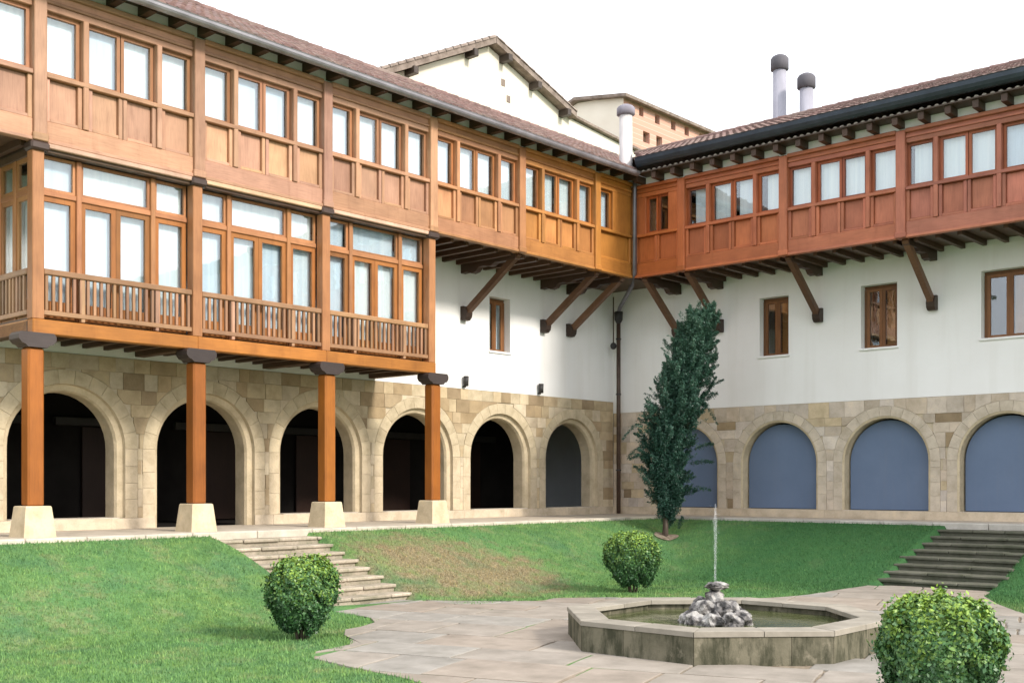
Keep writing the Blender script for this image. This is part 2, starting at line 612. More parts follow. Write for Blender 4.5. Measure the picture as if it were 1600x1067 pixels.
# ------------------------------------------------------------------ layout constants
TZ = 1.15                      # terrace height above the sunken court
P = 2.97                       # bay width of both wings
GL, GR = 2.0, 1.78             # how far the galleries jut out
GN = {'L': GL, 'R': GR}
ULEN = {'L': 24.3, 'R': 18.2}
STONE = {'L': 4.43, 'R': 4.10}
TE_X, TE_Y = 2.75, -1.75       # terrace edges
LIP = 7.62
ARCH_L = [16.78 + P * 2, 16.78 + P, 16.78, 13.81, 10.84, 7.87, 4.90, 1.93]
ARCH_R = [2.47, 5.41, 8.32, 11.20, 14.12, 17.0]
AHW = {'L': 1.03, 'R': 1.07}
ASPR = {'L': 2.69, 'R': 2.57}
SILL = 1.36
MOULD = {'L': 0.14, 'R': 0.05}
DOOR = 13.81

# ------------------------------------------------------------------ ground, lawn
STAIR_L = (2.75, 5.70, -15.55, -13.35, 9)      # x0 x1 y0 y1 risers
STAIR_R = (10.42, 12.68, -5.30, -1.75, 9)
def height(x, y):
    u, v = x - TE_X, TE_Y - y
    def prof(s, w):
        k = np.clip(s / w, 0, 1)
        return 1.09 * (1 - (k * k * (3 - 2 * k)) * 0.55 - k * 0.45)
    h = np.maximum(prof(u, 3.5 + 0.05 * np.clip(-y - 14, 0, 10)), prof(v, 3.9))
    h = h + 0.02 * np.sin(x * 1.7 + y * .6) * np.sin(y * 1.3 - x * .4) * np.clip(np.minimum(u, v), 0, 1)
    x0, x1, y0, y1, k = STAIR_L
    sl = TZ * (x1 - x) / (x1 - x0) - 0.30
    ins = (x > x0 - .1) & (x < x1 + .1) & (y > y0 + .05) & (y < y1 - .05)
    h = np.where(ins, np.minimum(h, np.maximum(sl, -.03)), h)
    x0, x1, y0, y1, k = STAIR_R
    sl = TZ * (y - y0) / (y1 - y0) - 0.30
    ins = (x > x0 + .05) & (x < x1 - .05) & (y > y0 - .1) & (y < y1 + .1)
    h = np.where(ins, np.minimum(h, np.maximum(sl, -.03)), h)
    return h
xs = np.arange(TE_X - .25, 34.01, 0.15)
ys = np.arange(-40, TE_Y + .26, 0.15)
GX, GY = np.meshgrid(xs, ys, indexing='ij')
GZ = height(GX, GY)
nx, ny = len(xs), len(ys)
V = np.stack([GX, GY, GZ], -1).reshape(-1, 3)
idx = np.arange(nx * ny).reshape(nx, ny)
Fq = np.stack([idx[:-1, :-1], idx[1:, :-1], idx[1:, 1:], idx[:-1, 1:]], -1).reshape(-1, 4)
lawn = struct(place('lawn', new_mesh('lawn', V, Fq.tolist(), 'lawn', True, False), (0, 0, 0)))
g = 420
struct(place('ground', new_mesh('ground', [(-g, -g, -.06), (g, -g, -.06), (g, g, -.06), (-g, g, -.06)], [(0, 1, 2, 3)], 'lawn', False, False), (0, 0, 0)))

# paved court: outline of the paving, flagstones cut to it
PAVE = [(12.6, -19.25), (11.61, -18.96), (10.64, -18.85), (9.75, -18.72), (9.42, -18.45), (9.45, -18.05), (9.15, -17.62), (8.45, -17.2), (8.05, -16.85),
        (7.95, -16.3), (7.55, -15.8), (6.9, -15.62), (5.72, -15.5), (5.66, -13.35), (6.2, -13.42), (6.8, -13.55), (7.2, -13.3), (7.25, -12.5), (7.5, -11.6), (8.1, -10.9),
        (9.2, -10.2), (10.1, -9.4), (10.45, -8.3), (10.42, -6.6), (10.42, -5.3), (12.68, -5.3), (12.85, -6.2), (13.55, -7.5), (14.4, -8.8), (15.6, -10.2), (17.6, -11.2),
        (21, -12), (26, -13), (31, -20), (30, -36), (18, -38), (14.5, -30), (14.2, -24), (13.9, -21)]
PV = np.array(PAVE)
def in_poly(x, y):
    x = np.asarray(x, float); y = np.asarray(y, float)
    r = np.zeros(x.shape, bool)
    j = len(PV) - 1
    for i in range(len(PV)):
        xi, yi = PV[i]; xj, yj = PV[j]
        with np.errstate(divide='ignore', invalid='ignore'):
            c = ((yi > y) != (yj > y)) & (x < (xj - xi) * (y - yi) / (yj - yi + 1e-12) + xi)
        r ^= c
        j = i
    return r
def near_poly(x, y):
    best, bd = (x, y), 1e9
    for i in range(len(PV)):
        a, b = PV[i - 1], PV[i]
        d = b - a
        k = max(0, min(1, ((x - a[0]) * d[0] + (y - a[1]) * d[1]) / (d @ d)))
        q = a + d * k
        e = (q[0] - x) ** 2 + (q[1] - y) ** 2
        if e < bd:
            bd, best = e, (q[0], q[1])
    return best, bd ** .5
bed = new_mesh('paving', [(x, y, .006) for x, y in PAVE], [tuple(range(len(PAVE)))], 'soil', False, False)
paving = struct(place('paving', bed, (0, 0, 0)))
def slab(name, poly, z0, z1, mat, parent, colour, inset=0.012):
    a = np.array(poly)
    c = a.mean(0)
    k = len(a)
    top = c + (a - c) * (1 - inset / max(.1, np.abs(a - c).max()) * 1.5)
    V = [(x, y, z0) for x, y in a] + [(x, y, z1 - .006) for x, y in a] + [(x, y, z1) for x, y in top]
    Fc = [tuple(range(2 * k, 3 * k))]
    for i in range(k):
        j = (i + 1) % k
        Fc += [(i, j, k + j, k + i), (k + i, k + j, 2 * k + j, 2 * k + i)]
    return mesh_obj(name, V, Fc, mat, parent, colour)
y = -30.0
BC = (12.5, -14.4)                 # fountain centre
while y < -5.3:
    hh = random.choice((.72, .85, .98, 1.12))
    x = 5.6 - random.random()
    while x < 27:
        wd = random.uniform(.75, 1.55)
        g_ = .016
        poly = []
        corners = [(x + g_, y + g_), (x + wd - g_, y + g_), (x + wd - g_, y + hh - g_), (x + g_, y + hh - g_)]
        ang = R(18)                # the joints run a little askew to the walls
        corners = [(BC[0] + (a - BC[0]) * math.cos(ang) - (b - BC[1]) * math.sin(ang), BC[1] + (a - BC[0]) * math.sin(ang) + (b - BC[1]) * math.cos(ang)) for a, b in corners]
        for i in range(4):
            a, b = corners[i], corners[(i + 1) % 4]
            for k in range(5):
                jit = 0.010
                poly.append((a[0] + (b[0] - a[0]) * k / 5 + random.uniform(-jit, jit), a[1] + (b[1] - a[1]) * k / 5 + random.uniform(-jit, jit)))
        x += wd
        ok = in_poly([q[0] for q in poly], [q[1] for q in poly])
        cx, cy = np.mean(poly, 0)
        fw = (Vector((cx, cy, 0)) - CAM)
        dep = fw.x * -math.sin(YAW) + fw.y * math.cos(YAW)
        lat = fw.x * math.cos(YAW) + fw.y * math.sin(YAW)
        if ok.sum() < 2 or dep < 1 or abs(lat) > dep * .62 + 2:
            continue
        out = []
        for q, o_ in zip(poly, ok):
            out.append(q if o_ else near_poly(*q)[0])
        a = np.array(out)
        ar = .5 * abs(np.dot(a[:, 0], np.roll(a[:, 1], 1)) - np.dot(a[:, 1], np.roll(a[:, 0], 1)))
        if ar < .08 or (abs(cx - BC[0]) < 1.3 and abs(cy - BC[1]) < 1.3):
            continue
        k = random.uniform(.98, 1.12)
        tone = random.choice(((.285, .255, .22), (.30, .27, .235), (.275, .26, .235), (.29, .25, .21)))
        slab('flagstone', out, -.03, .022 + random.uniform(0, .010), 'pale_stone', paving, tuple(c * k for c in tone))
    y += hh

# short grass over the lawn and the banks (nobody could count it)
def cam_xy(x, y):
    dx, dy = x - CAM.x, y - CAM.y
    return -dx * math.sin(YAW) + dy * math.cos(YAW), dx * math.cos(YAW) + dy * math.sin(YAW)
N = 420000
gx = rng.uniform(TE_X, 17, N)
gy = rng.uniform(-24.5, TE_Y - .02, N)
dep, lat = cam_xy(gx, gy)
keep = (dep > 3) & (np.abs(lat) < dep * .52 + 1) & ~in_poly(gx, gy) & (rng.random(N) < np.clip(16 / np.maximum(dep, 1), .35, 1.0))
for (x0, x1, y0, y1, k) in (STAIR_L, STAIR_R):
    keep &= ~((gx > x0) & (gx < x1) & (gy > y0) & (gy < y1))
gx, gy = gx[keep], gy[keep]
gz = height(gx, gy)
n = len(gx)
hgt = rng.uniform(.018, .050, n) * (1 + .7 * (rng.random(n) < .06))
an = rng.uniform(0, 2 * np.pi, n)
wd = rng.uniform(.005, .010, n)
lean = rng.uniform(.1, .7, n) * hgt
la = rng.uniform(0, 2 * np.pi, n)
A = np.stack([gx - np.cos(an) * wd, gy - np.sin(an) * wd, gz - .005], -1)
B = np.stack([gx + np.cos(an) * wd, gy + np.sin(an) * wd, gz - .005], -1)
C_ = np.stack([gx + np.cos(la) * lean, gy + np.sin(la) * lean, gz + hgt], -1)
V = np.stack([A, B, C_], 1).reshape(-1, 3)
def fast_mesh(name, V, corners, mat):
    k = len(V) // corners
    me = bpy.data.meshes.new(name)
    me.vertices.add(len(V))
    me.vertices.foreach_set('co', np.asarray(V, np.float32).ravel())
    me.loops.add(len(V))
    me.loops.foreach_set('vertex_index', np.arange(len(V), dtype=np.int32))
    me.polygons.add(k)
    me.polygons.foreach_set('loop_start', np.arange(0, len(V), corners, dtype=np.int32))
    me.update(calc_edges=True)
    me.materials.append(MATS[mat])
    return me
go = struct(place('grass', fast_mesh('grass', V, 3, 'grass_blade'), (0, 0, 0)), 'stuff')
go['label'] = 'short mown grass on the lawn and its banks'
go['category'] = 'grass'

# ------------------------------------------------------------------ terrace
V, Fc = boxes_mesh([(-.3, TE_X - .38, -40, TE_Y + .38, -.5, TZ), (-.3, 34, TE_Y + .38, .3, -.5, TZ)])
terrace = struct(mesh_obj('terrace', V, Fc, 'pale_stone', None, (.50, .44, .36)))
k = -TE_Y + .02
while k < 38:
    d = random.uniform(.9, 1.4)
    s = random.uniform(.92, 1.08)
    if k < 26:
        box('L', 'kerb_stone', k, k + d - .012, TE_X - .385, TE_X, TZ - .30, TZ + .006, 'pale_stone', terrace, (.55 * s, .50 * s, .42 * s), .015)
    k += d
k = TE_X + .02
while k < 20:
    d = random.uniform(.9, 1.4)
    s = random.uniform(.9, 1.06)
    box('R', 'kerb_stone', k, k + d - .012, -TE_Y - .385, -TE_Y, TZ - .30, TZ + .006, 'pale_stone', terrace, (.47 * s, .45 * s, .41 * s), .015)
    k += d

# ------------------------------------------------------------------ the two wings
left = thing('gallery_wing', 'sunlit left wing with timber galleries, projecting balcony on posts and open stone arches', 'building', (0, -12, TZ))
right = thing('gallery_wing', 'shaded right wing with brown timber gallery over white wall and blue-boarded arches', 'building', (9, 0, TZ))
WING = {'L': left, 'R': right}

def grid_wall(w, name, us, zs, holes, n, mat, parent, colour=None, thick=0.0):
    """flat wall at distance n with rectangular holes (u0,u1,z0,z1)"""
    us = sorted(set(us + [h for q in holes for h in q[:2]]))
    zs = sorted(set(zs + [h for q in holes for h in q[2:]]))
    V, Fc = [], []
    for i in range(len(us) - 1):
        for j in range(len(zs) - 1):
            um, zm = (us[i] + us[i + 1]) / 2, (zs[j] + zs[j + 1]) / 2
            if any(a < um < b and c < zm < d for a, b, c, d in holes):
                continue
            b0 = len(V)
            V += wverts(w, [(us[i], n, zs[j]), (us[i + 1], n, zs[j]), (us[i + 1], n, zs[j + 1]), (us[i], n, zs[j + 1])])
            Fc.append((b0, b0 + 1, b0 + 2, b0 + 3))
    for (a, b, c, d) in holes:                       # reveals
        for p, q in (((a, c), (b, c)), ((b, c), (b, d)), ((b, d), (a, d)), ((a, d), (a, c))):
            b0 = len(V)
            V += wverts(w, [(p[0], n, p[1]), (q[0], n, q[1]), (q[0], n - thick, q[1]), (p[0], n - thick, p[1])])
            Fc.append((b0, b0 + 1, b0 + 2, b0 + 3))
    return mesh_obj(name, V, Fc, mat, parent, colour)

def arch_path(c, r, spr, z0, seg=22):
    pts = [(c - r, z0), (c - r, (z0 + spr) / 2)]
    for i in range(seg + 1):
        a = math.pi - math.pi * i / seg
        pts.append((c + r * math.cos(a), spr + r * math.sin(a)))
    return pts + [(c + r, (z0 + spr) / 2), (c + r, z0)]

def arch_wall(w, arches, parent):
    ul, zt = ULEN[w], STONE[w]
    hw, spr = AHW[w], ASPR[w]
    ro = hw + MOULD[w]
    n = -.012
    us = [0.0, ul]
    for c in arches:
        us += [c + ro * math.cos(math.pi * i / 26) for i in range(27)]
    us = sorted(us)
    us = [u for u in us if 0 <= u <= ul]
    V, Fc = [], []
    for a, b in zip(us[:-1], us[1:]):
        if b - a < 1e-6:
            continue
        def low(u):
            for c in arches:
                if abs(u - c) < ro + 1e-9:
                    return spr + math.sqrt(max(0, ro * ro - (u - c) ** 2))
            return TZ - .1
        m = (a + b) / 2
        inside = [c for c in arches if abs(m - c) < ro]
        la, lb = (low(a), low(b)) if inside else (TZ - .1, TZ - .1)
        b0 = len(V)
        V += wverts(w, [(a, n, la), (b, n, lb), (b, n, zt), (a, n, zt)])
        Fc.append((b0, b0 + 1, b0 + 2, b0 + 3))
    mesh_obj('stone_wall', V, Fc, 'mortar', parent)
    tone = [(.50, .40, .26), (.54, .45, .31), (.47, .37, .235), (.52, .43, .31), (.45, .35, .225), (.55, .465, .34)] if w == 'L' else [(.53, .45, .36), (.58, .50, .415), (.51, .425, .33), (.57, .50, .43), (.53, .44, .345), (.60, .53, .45), (.52, .42, .28)]
    def stone_tone():
        if random.random() < (.22 if w == 'L' else .08):
            return random.choice(((.30, .225, .14), (.36, .27, .165), (.40, .30, .18)))
        return random.choice(tone)
    # sweep: moulding and intrados
    deep = .48 if w == 'L' else .42
    prof = [(ro, .012), (ro - .01, -.07), (hw + .03, -.10), (hw, -.16), (hw, -deep)] if w == 'L' else [(ro, .012), (hw, -.01), (hw, -deep)]
    for c in arches:
        V, Fc = [], []
        for r, nn in prof:
            V += wverts(w, [(u, nn, z) for u, z in arch_path(c, r, spr, SILL if abs(c - DOOR) > .1 or w == 'R' else TZ)])
        k = len(V) // len(prof)
        for i in range(len(prof) - 1):
            for j in range(k - 1):
                Fc.append((i * k + j, i * k + j + 1, (i + 1) * k + j + 1, (i + 1) * k + j))
        mesh_obj('arch_moulding', V, Fc, 'sandstone', parent, (.54, .45, .31))
    # voussoirs and jamb stones round each opening, then coursed blocks between
    rv = ro + (.26 if w == 'L' else .24)
    def block(poly, proud, colour, name='stone'):
        a = np.array(poly)
        cc = a.mean(0)
        k = len(a)
        sc = 1 - .004 / max(.06, np.abs(a - cc).min(0).max() + .10)
        f_ = cc + (a - cc) * sc
        V = wverts(w, [(u, -.015, z) for u, z in a] + [(u, proud - .004, z) for u, z in a] + [(u, proud, z) for u, z in f_])
        Fc = [tuple(range(2 * k, 3 * k))]
        for i in range(k):
            j = (i + 1) % k
            Fc += [(i, j, k + j, k + i), (k + i, k + j, 2 * k + j, 2 * k + i)]
        mesh_obj(name, V, Fc, 'sandstone', parent, colour)
    g = .002
    for c in arches:
        nv = 13
        for i in range(nv):
            a0, a1 = math.pi * i / nv + g / ro, math.pi * (i + 1) / nv - g / ro
            arc = [(c + ro * math.cos(a0 + (a1 - a0) * q / 3), spr + ro * math.sin(a0 + (a1 - a0) * q / 3)) for q in range(4)]
            rr = min(rv, (zt - .03 - spr) / max(.05, math.sin((a0 + a1) / 2)))
            arc2 = [(c + rr * math.cos(a1 - (a1 - a0) * q / 3), min(zt - .02, spr + rr * math.sin(a1 - (a1 - a0) * q / 3))) for q in range(4)]
            s = random.uniform(.96, 1.04)
            rt = (.52, .435, .30) if w == 'L' else (.55, .475, .38)
            block(arc + arc2, random.uniform(.016, .020), tuple(q * s for q in rt), 'voussoir')
        for sd in (-1, 1):
            z = TZ if w == 'L' and abs(c - DOOR) < .1 else SILL
            while z < spr - .05:
                zz = min(spr, z + random.uniform(.30, .48))
                if spr - zz < .15:
                    zz = spr
                wdt = rv - ro
                a, b = sorted((c + sd * ro, c + sd * (ro + wdt)))
                s = random.uniform(.95, 1.05)
                rt = (.53, .44, .31) if w == 'L' else (.54, .465, .37)
                block([(a, z + g), (b, z + g), (b, zz - g), (a, zz - g)], random.uniform(.015, .019), tuple(q * s for q in rt), 'jamb_stone')
                z = zz
    z = TZ
    first = True
    while z < zt - .03:
        hh = SILL - TZ if first else random.uniform(.20, .36)
        if zt - z - hh < .12:
            hh = zt - z
        u = 0.02
        while u < ul:
            wd_ = random.uniform(.9, 1.5) if first else random.uniform(.24, .66)
            if u > (17.6 if w == 'L' else 13.6) + 6:
                break
            poly = []
            cs = [(u + g, z + g), (u + wd_ - g, z + g), (u + wd_ - g, z + hh - g), (u + g, z + hh - g)]
            u += wd_
            if first:
                if w == 'L' and cs[0][0] < DOOR + hw and cs[1][0] > DOOR - hw:
                    cs2 = []
                    if cs[0][0] < DOOR - ro - .1:
                        cs = [cs[0], (DOOR - ro, cs[1][1]), (DOOR - ro, cs[2][1]), cs[3]]
                    elif cs[1][0] > DOOR + ro + .1:
                        cs = [(DOOR + ro, cs[0][1]), cs[1], cs[2], (DOOR + ro, cs[3][1])]
                    else:
                        continue
                s = random.uniform(.92, 1.08)
                block(cs, .035, (.56 * s, .47 * s, .35 * s), 'plinth_stone')
                # the sill runs back through the opening
                continue
            for i in range(4):
                a, b = cs[i], cs[(i + 1) % 4]
                m = max(1, int(math.dist(a, b) / .09))
                for k in range(m):
                    poly.append((a[0] + (b[0] - a[0]) * k / m, a[1] + (b[1] - a[1]) * k / m))
            out = []
            rg = rv + g * 2
            mu_, mz_ = (cs[0][0] + cs[1][0]) / 2, (cs[0][1] + cs[2][1]) / 2
            def clear(pu, pz):
                return all((math.hypot(pu - c, pz - spr) if pz > spr else abs(pu - c)) >= rg - .02 for c in arches)
            if sum(clear(*q) for q in poly) < 2:
                continue
            side = {c: (1 if mu_ > c else -1) for c in arches}
            for (pu, pz) in poly:
                for c in arches:
                    du, dz = pu - c, pz - spr
                    if dz > 0:
                        r_ = math.hypot(du, dz)
                        if r_ < rg:
                            if mz_ < spr + rg * .6:
                                pu = c + side[c] * math.sqrt(max(0, rg * rg - dz * dz))
                            else:
                                k_ = rg / max(r_, .01)
                                pu, pz = c + du * k_, spr + dz * k_
                    elif abs(du) < rg:
                        pu = c + side[c] * rg
                pz = min(pz, zt - .01)
                out.append((pu, pz))
            a = np.array(out)
            ar = .5 * abs(np.dot(a[:, 0], np.roll(a[:, 1], 1)) - np.dot(a[:, 1], np.roll(a[:, 0], 1)))
            if ar < .02 or np.ptp(a[:, 0]) < .07 or np.ptp(a[:, 1]) < .07:
                continue
            # one big stone never wraps a whole arch
            s = random.uniform(.85, 1.12)
            tcol = stone_tone()
            block(out, random.uniform(.010, .022), tuple(min(.7, q * s) for q in tcol))
        z += hh
        first = False
    # sills
    for c in arches:
        if w == 'L' and abs(c - DOOR) < .1:
            continue
        box(w, 'sill', c - hw - .02, c + hw + .02, -deep - .05, .03, TZ + .0, SILL + (.012 if w == 'L' else .004), 'pale_stone', parent, (.50, .45, .38), .01)

arch_wall('L', ARCH_L, left)
arch_wall('R', ARCH_R, right)

# white walls and their windows
WIN_L = [(4.54, 5.34, 5.48, 6.90)]
WIN_R = [(4.85, 5.70, 5.40, 6.95), (7.69, 8.62, 5.38, 6.95), (10.63, 11.78, 5.38, 6.95), (13.5, 14.6, 5.38, 6.95)]
for w, wins in (('L', WIN_L), ('R', WIN_R)):
    pr = WING[w]
    grid_wall(w, 'plaster_wall', [0, 3, 6, 9, 12, 15, ULEN[w]], [STONE[w], 6, LIP + .1], wins, 0.0, 'plaster', pr, None, .26)
    for (a, b, c, d) in wins:
        m = (a + b) / 2
        col = (.15, .065, .024)
        fr = box(w, 'window', a + .004, b - .004, -.27, -.22, d - .07, d - .004, 'wood_level', pr, col)
        box(w, 'sill', a - .04, b + .04, -.25, .045, c - .05, c + .006, 'plaster', pr, None, .008)
        box(w, 'frame', a + .004, a + .06, -.27, -.20, c + .01, d - .075, 'wood_upright', fr, col)
        box(w, 'frame', b - .06, b - .004, -.27, -.20, c + .01, d - .075, 'wood_upright', fr, col)
        sash(w, 'casement', pr, a + .062, m - .002, c + .012, d - .075, -.21, (.19, .08, .028), .075, .05, w == 'L')
        sash(w, 'casement', pr, m + .002, b - .062, c + .012, d - .075, -.21, (.19, .08, .028), .075, .05, False)
        box(w, 'shutter', m + .08, b - .08, -.34, -.31, c + .05, d - .12, 'wood_upright', pr, (.30, .13, .035))
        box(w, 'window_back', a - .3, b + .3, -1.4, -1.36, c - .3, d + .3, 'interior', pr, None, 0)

# inner rooms: closed so that the arches look into a dark cloister walk
def room(w, u0, u1, n0, n1, z0, z1, parent, endmat):
    V = wverts(w, [(u, n, z) for u in (u0, u1) for n in (n0, n1) for z in (z0, z1)])
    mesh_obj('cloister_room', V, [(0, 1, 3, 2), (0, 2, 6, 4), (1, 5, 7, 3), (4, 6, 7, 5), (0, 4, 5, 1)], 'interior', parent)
    return V
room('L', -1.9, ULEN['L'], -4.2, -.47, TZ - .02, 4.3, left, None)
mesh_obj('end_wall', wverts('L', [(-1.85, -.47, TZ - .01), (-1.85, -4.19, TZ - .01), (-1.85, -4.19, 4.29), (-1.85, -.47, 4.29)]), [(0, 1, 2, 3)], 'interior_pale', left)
for c in ARCH_L[2:]:                                   # timber screens and doors far inside the walk
    box('L', 'inner_door', c - .55, c + .55, -4.15, -4.08, TZ, 3.3, 'wood_upright', left, (.030, .014, .009))
    box('L', 'lintel', c - 1.2, c + 1.2, -4.15, -4.02, 3.32, 3.5, 'wood_level', left, (.05, .045, .04))

# blue boards that close the right-hand arches
for c in ARCH_R:
    V = wverts('R', [(u, -.26, z) for u, z in arch_path(c, AHW['R'] - .045, ASPR['R'], SILL + .02)])
    k = len(V)
    V += wverts('R', [(u, -.30, z) for u, z in arch_path(c, AHW['R'] - .045, ASPR['R'], SILL + .02)])
    mesh_obj('arch_board', V, [tuple(range(k)), tuple(range(2 * k - 1, k - 1, -1))] + [(i, (i + 1) % k, k + (i + 1) % k, k + i) for i in range(k)], 'blue_board', right)
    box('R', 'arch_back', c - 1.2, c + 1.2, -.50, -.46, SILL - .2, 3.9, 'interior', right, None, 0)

# ------------------------------------------------------------------ upper galleries
def wood_tone(w, u, warm=1.0):
    """left wing: pale honey timber, richer orange towards the inner corner; right wing: red-brown"""
    if w == 'R':
        k = min(1, max(0, (u - 2) / 8))
        a, b = Vector((.41, .115, .030)), Vector((.375, .135, .080))
        return tuple(a.lerp(b, k))
    k = min(1, max(0, (u - 3.5) / 7.5))
    a, b = Vector((.40, .165, .034)), Vector((.405, .228, .138))
    return tuple(a.lerp(b, k))
def jit(c, a=.10):
    s = random.uniform(1 - a, 1 + a)
    return (c[0] * s, c[1] * s * random.uniform(.96, 1.04), c[2] * s * random.uniform(.9, 1.1))

POSTS = {'L': [3.40 + P * i for i in range(8)], 'R': [3.58 + 2.95 * i for i in range(6)]}
NOBLIND = {('R', 0)}
def gallery(w):
    pr = WING[w]
    n = GN[w]
    oc = GN['R' if w == 'L' else 'L']           # inner corner of the gallery along u
    posts = [oc - .08] + POSTS[w]
    z0, zb, zp, zs, zw, zt = LIP, 7.95, 8.64, 8.75, 9.78, 10.12
    if w == 'R':
        zw, zt = 9.73, 10.02
    for i, pu in enumerate(posts):
        if i == 0:
            continue
        box(w, 'post', pu - .11, pu + .11, n - .16, n + .075, z0 + .02, zt, 'wood_upright', pr, jit(wood_tone(w, pu)), .012)
        box(w, 'post_foot', pu - .13, pu + .13, n - .2, n + .09, z0 - .03, z0 + .10, 'wood_level', pr, jit(wood_tone(w, pu)), .015)
    for bi, (a, b) in enumerate(zip(posts[:-1], posts[1:])):
        um = (a + b) / 2
        L_ = b - a
        tone = wood_tone(w, um)
        lo = a + (.11 if bi else .16)
        hi = b - .11
        # beams and rails
        box(w, 'bottom_beam', lo - (.0 if bi else .0), hi, n - .20, n + .02, z0, zb, 'wood_level', pr, jit(tone), .012)
        box(w, 'drip_moulding', lo, hi, n - .1, n + .05, z0 - .035, z0 + .03, 'wood_level', pr, jit(tone), .01)
        box(w, 'sill_rail', lo, hi, n - .14, n + .05, zp + .02, zs - .012, 'wood_level', pr, jit(tone), .01)
        box(w, 'head_rail', lo, hi, n - .14, n + .0, zw, zw + .11, 'wood_level', pr, jit(tone), .008)
        box(w, 'head_moulding', lo, hi, n - .14, n + .03, zw + .11, zw + .17, 'wood_level', pr, jit(tone), .01)
        box(w, 'frieze_board', lo, hi, n - .14, n - .01, zw + .17, zt - .06, 'wood_level', pr, jit(tone), .0)
        box(w, 'cornice', lo - .0, hi, n - .14, n + .07, zt - .06, zt + .03, 'wood_level', pr, jit(tone), .012)
        if L_ > 2.5:
            k = (hi - lo - .22) / 4
            mull = [lo + k, lo + 3 * k + .11]
            s1 = (lo, lo + k)
            s2 = (lo + k + .11, lo + 2 * k + .105)
            s3 = (lo + 2 * k + .115, lo + 3 * k + .11)
            s4 = (lo + 3 * k + .22, hi)
            cells = [s1, s2, s3, s4]
        else:
            nsash = 1 if w == 'L' else 2
            pad = .10 if w == 'L' else .14
            cw = .62 if w == 'L' else .36
            if w == 'L':
                cells = [(hi - cw, hi)]
            else:
                cells = [(lo + .33, lo + .33 + cw), (lo + .33 + cw + .01, lo + .33 + 2 * cw + .01)]
            mull = []
            # boarding for the rest of the short bay by the corner
            rest = [(lo, cells[0][0])] if w == 'L' else [(lo, cells[0][0]), (cells[-1][1], hi)]
            for (p, q) in rest:
                if q - p > .03:
                    box(w, 'corner_board', p, q, n - .12, n - .01, zs - .01, zw, 'wood_upright', pr, jit(tone), .006)
        for mu in mull:
            box(w, 'mullion', mu + .005, mu + .105, n - .14, n + .045, zb, zw, 'wood_upright', pr, jit(tone), .012)
        for ci, (p, q) in enumerate(cells):
            sash(w, 'window', pr, p + .003, q - .003, zs - .01, zw, n - .085, jit((tone[0] * .80, tone[1] * .66, tone[2] * .52)), .06, .06, (w, bi) not in NOBLIND)
        # panels under the windows
        pc = cells if L_ > 2.5 else ([(lo, hi)] if w == 'L' else [(lo, (lo + hi) / 2), ((lo + hi) / 2, hi)])
        for ci, (p, q) in enumerate(pc):
            wd_ = q - p
            e = .075
            pm = boxes_mesh([])
            box(w, 'panel_stile', p + .001, p + e, n - .12, n + .005, zb, zp + .02, 'wood_upright', pr, jit(tone), .008)
            box(w, 'panel_stile', q - e, q - .001, n - .12, n + .005, zb, zp + .02, 'wood_upright', pr, jit(tone), .008)
            box(w, 'panel_rail', p + e, q - e, n - .12, n + .003, zb, zb + .06, 'wood_level', pr, jit(tone), .008)
            box(w, 'panel', p + e, q - e, n - .11, n - .055, zb + .06, zp + .02, 'wood_upright', pr, jit(tone, .14), .02)
    u1 = posts[-1]
    # boarded underside, joists, inner dark volume, ceiling
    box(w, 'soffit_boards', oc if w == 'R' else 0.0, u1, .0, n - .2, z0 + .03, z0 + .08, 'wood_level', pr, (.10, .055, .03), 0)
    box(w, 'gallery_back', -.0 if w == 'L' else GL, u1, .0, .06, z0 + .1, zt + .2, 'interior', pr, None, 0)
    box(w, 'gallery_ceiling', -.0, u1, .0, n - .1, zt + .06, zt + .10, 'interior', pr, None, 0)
    k = oc + .3
    while k < u1:
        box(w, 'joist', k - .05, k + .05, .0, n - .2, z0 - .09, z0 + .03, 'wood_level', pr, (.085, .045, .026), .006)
        k += .495
    # eaves: plaster frieze, rafter ends, boards, gutter
    box(w, 'eaves_frieze', oc - .08, u1, n - .10, n - .02, zt + .03, zt + .36, 'plaster', pr, None, 0)
    k = oc + .35
    while k < u1 - .1:
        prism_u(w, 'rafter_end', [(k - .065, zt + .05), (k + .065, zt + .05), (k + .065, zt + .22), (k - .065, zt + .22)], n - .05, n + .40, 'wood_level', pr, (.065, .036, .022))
        k += .595
    o1 = oc + .42
    box(w, 'eaves_board', o1, u1, n - .05, n + .46, zt + .225, zt + .255, 'wood_level', pr, (.075, .05, .034), 0)
    # half-round gutter
    cz, cn, rr, rd = (10.25, n + .53, .095, .10) if w == 'L' else (10.60, n + .53, .135, .23)
    prof = [(cn + rr * math.cos(a), cz + rd * math.sin(a)) for a in [math.pi + math.pi * q / 8 for q in range(9)]]
    prof += [(cn + (rr + .012) * math.cos(a), cz + .02 + rd * math.sin(a) * .90) for a in [0, -math.pi * .5, -math.pi]]
    if w == 'R':
        k = oc + .45
        while k < u1 - .1:                      # pale mortared tile ends that peep out under the gutter
            pts = [(k + .055 * math.cos(a), zt + .262 + .05 * math.sin(a)) for a in [math.pi * q / 5 for q in range(6)]]
            prism_u(w, 'eaves_tile', pts, n + .2, n + .40, 'pale_stone', pr, (.52, .48, .44))
            k += .17
    prism(w, 'gutter', prof, oc + .53, u1, 'gutter_metal', pr, (.33, .315, .34) if w == 'L' else (.040, .052, .068), False)
gallery('L')
gallery('R')
# the angle post where the galleries meet, and the bottom beams' corner block
wbox('corner_post', GL - .10, GL + .035, -GR - .035, -GR + .12, LIP + .01, 10.05, 'wood_upright', left, (.36, .15, .045), .012)

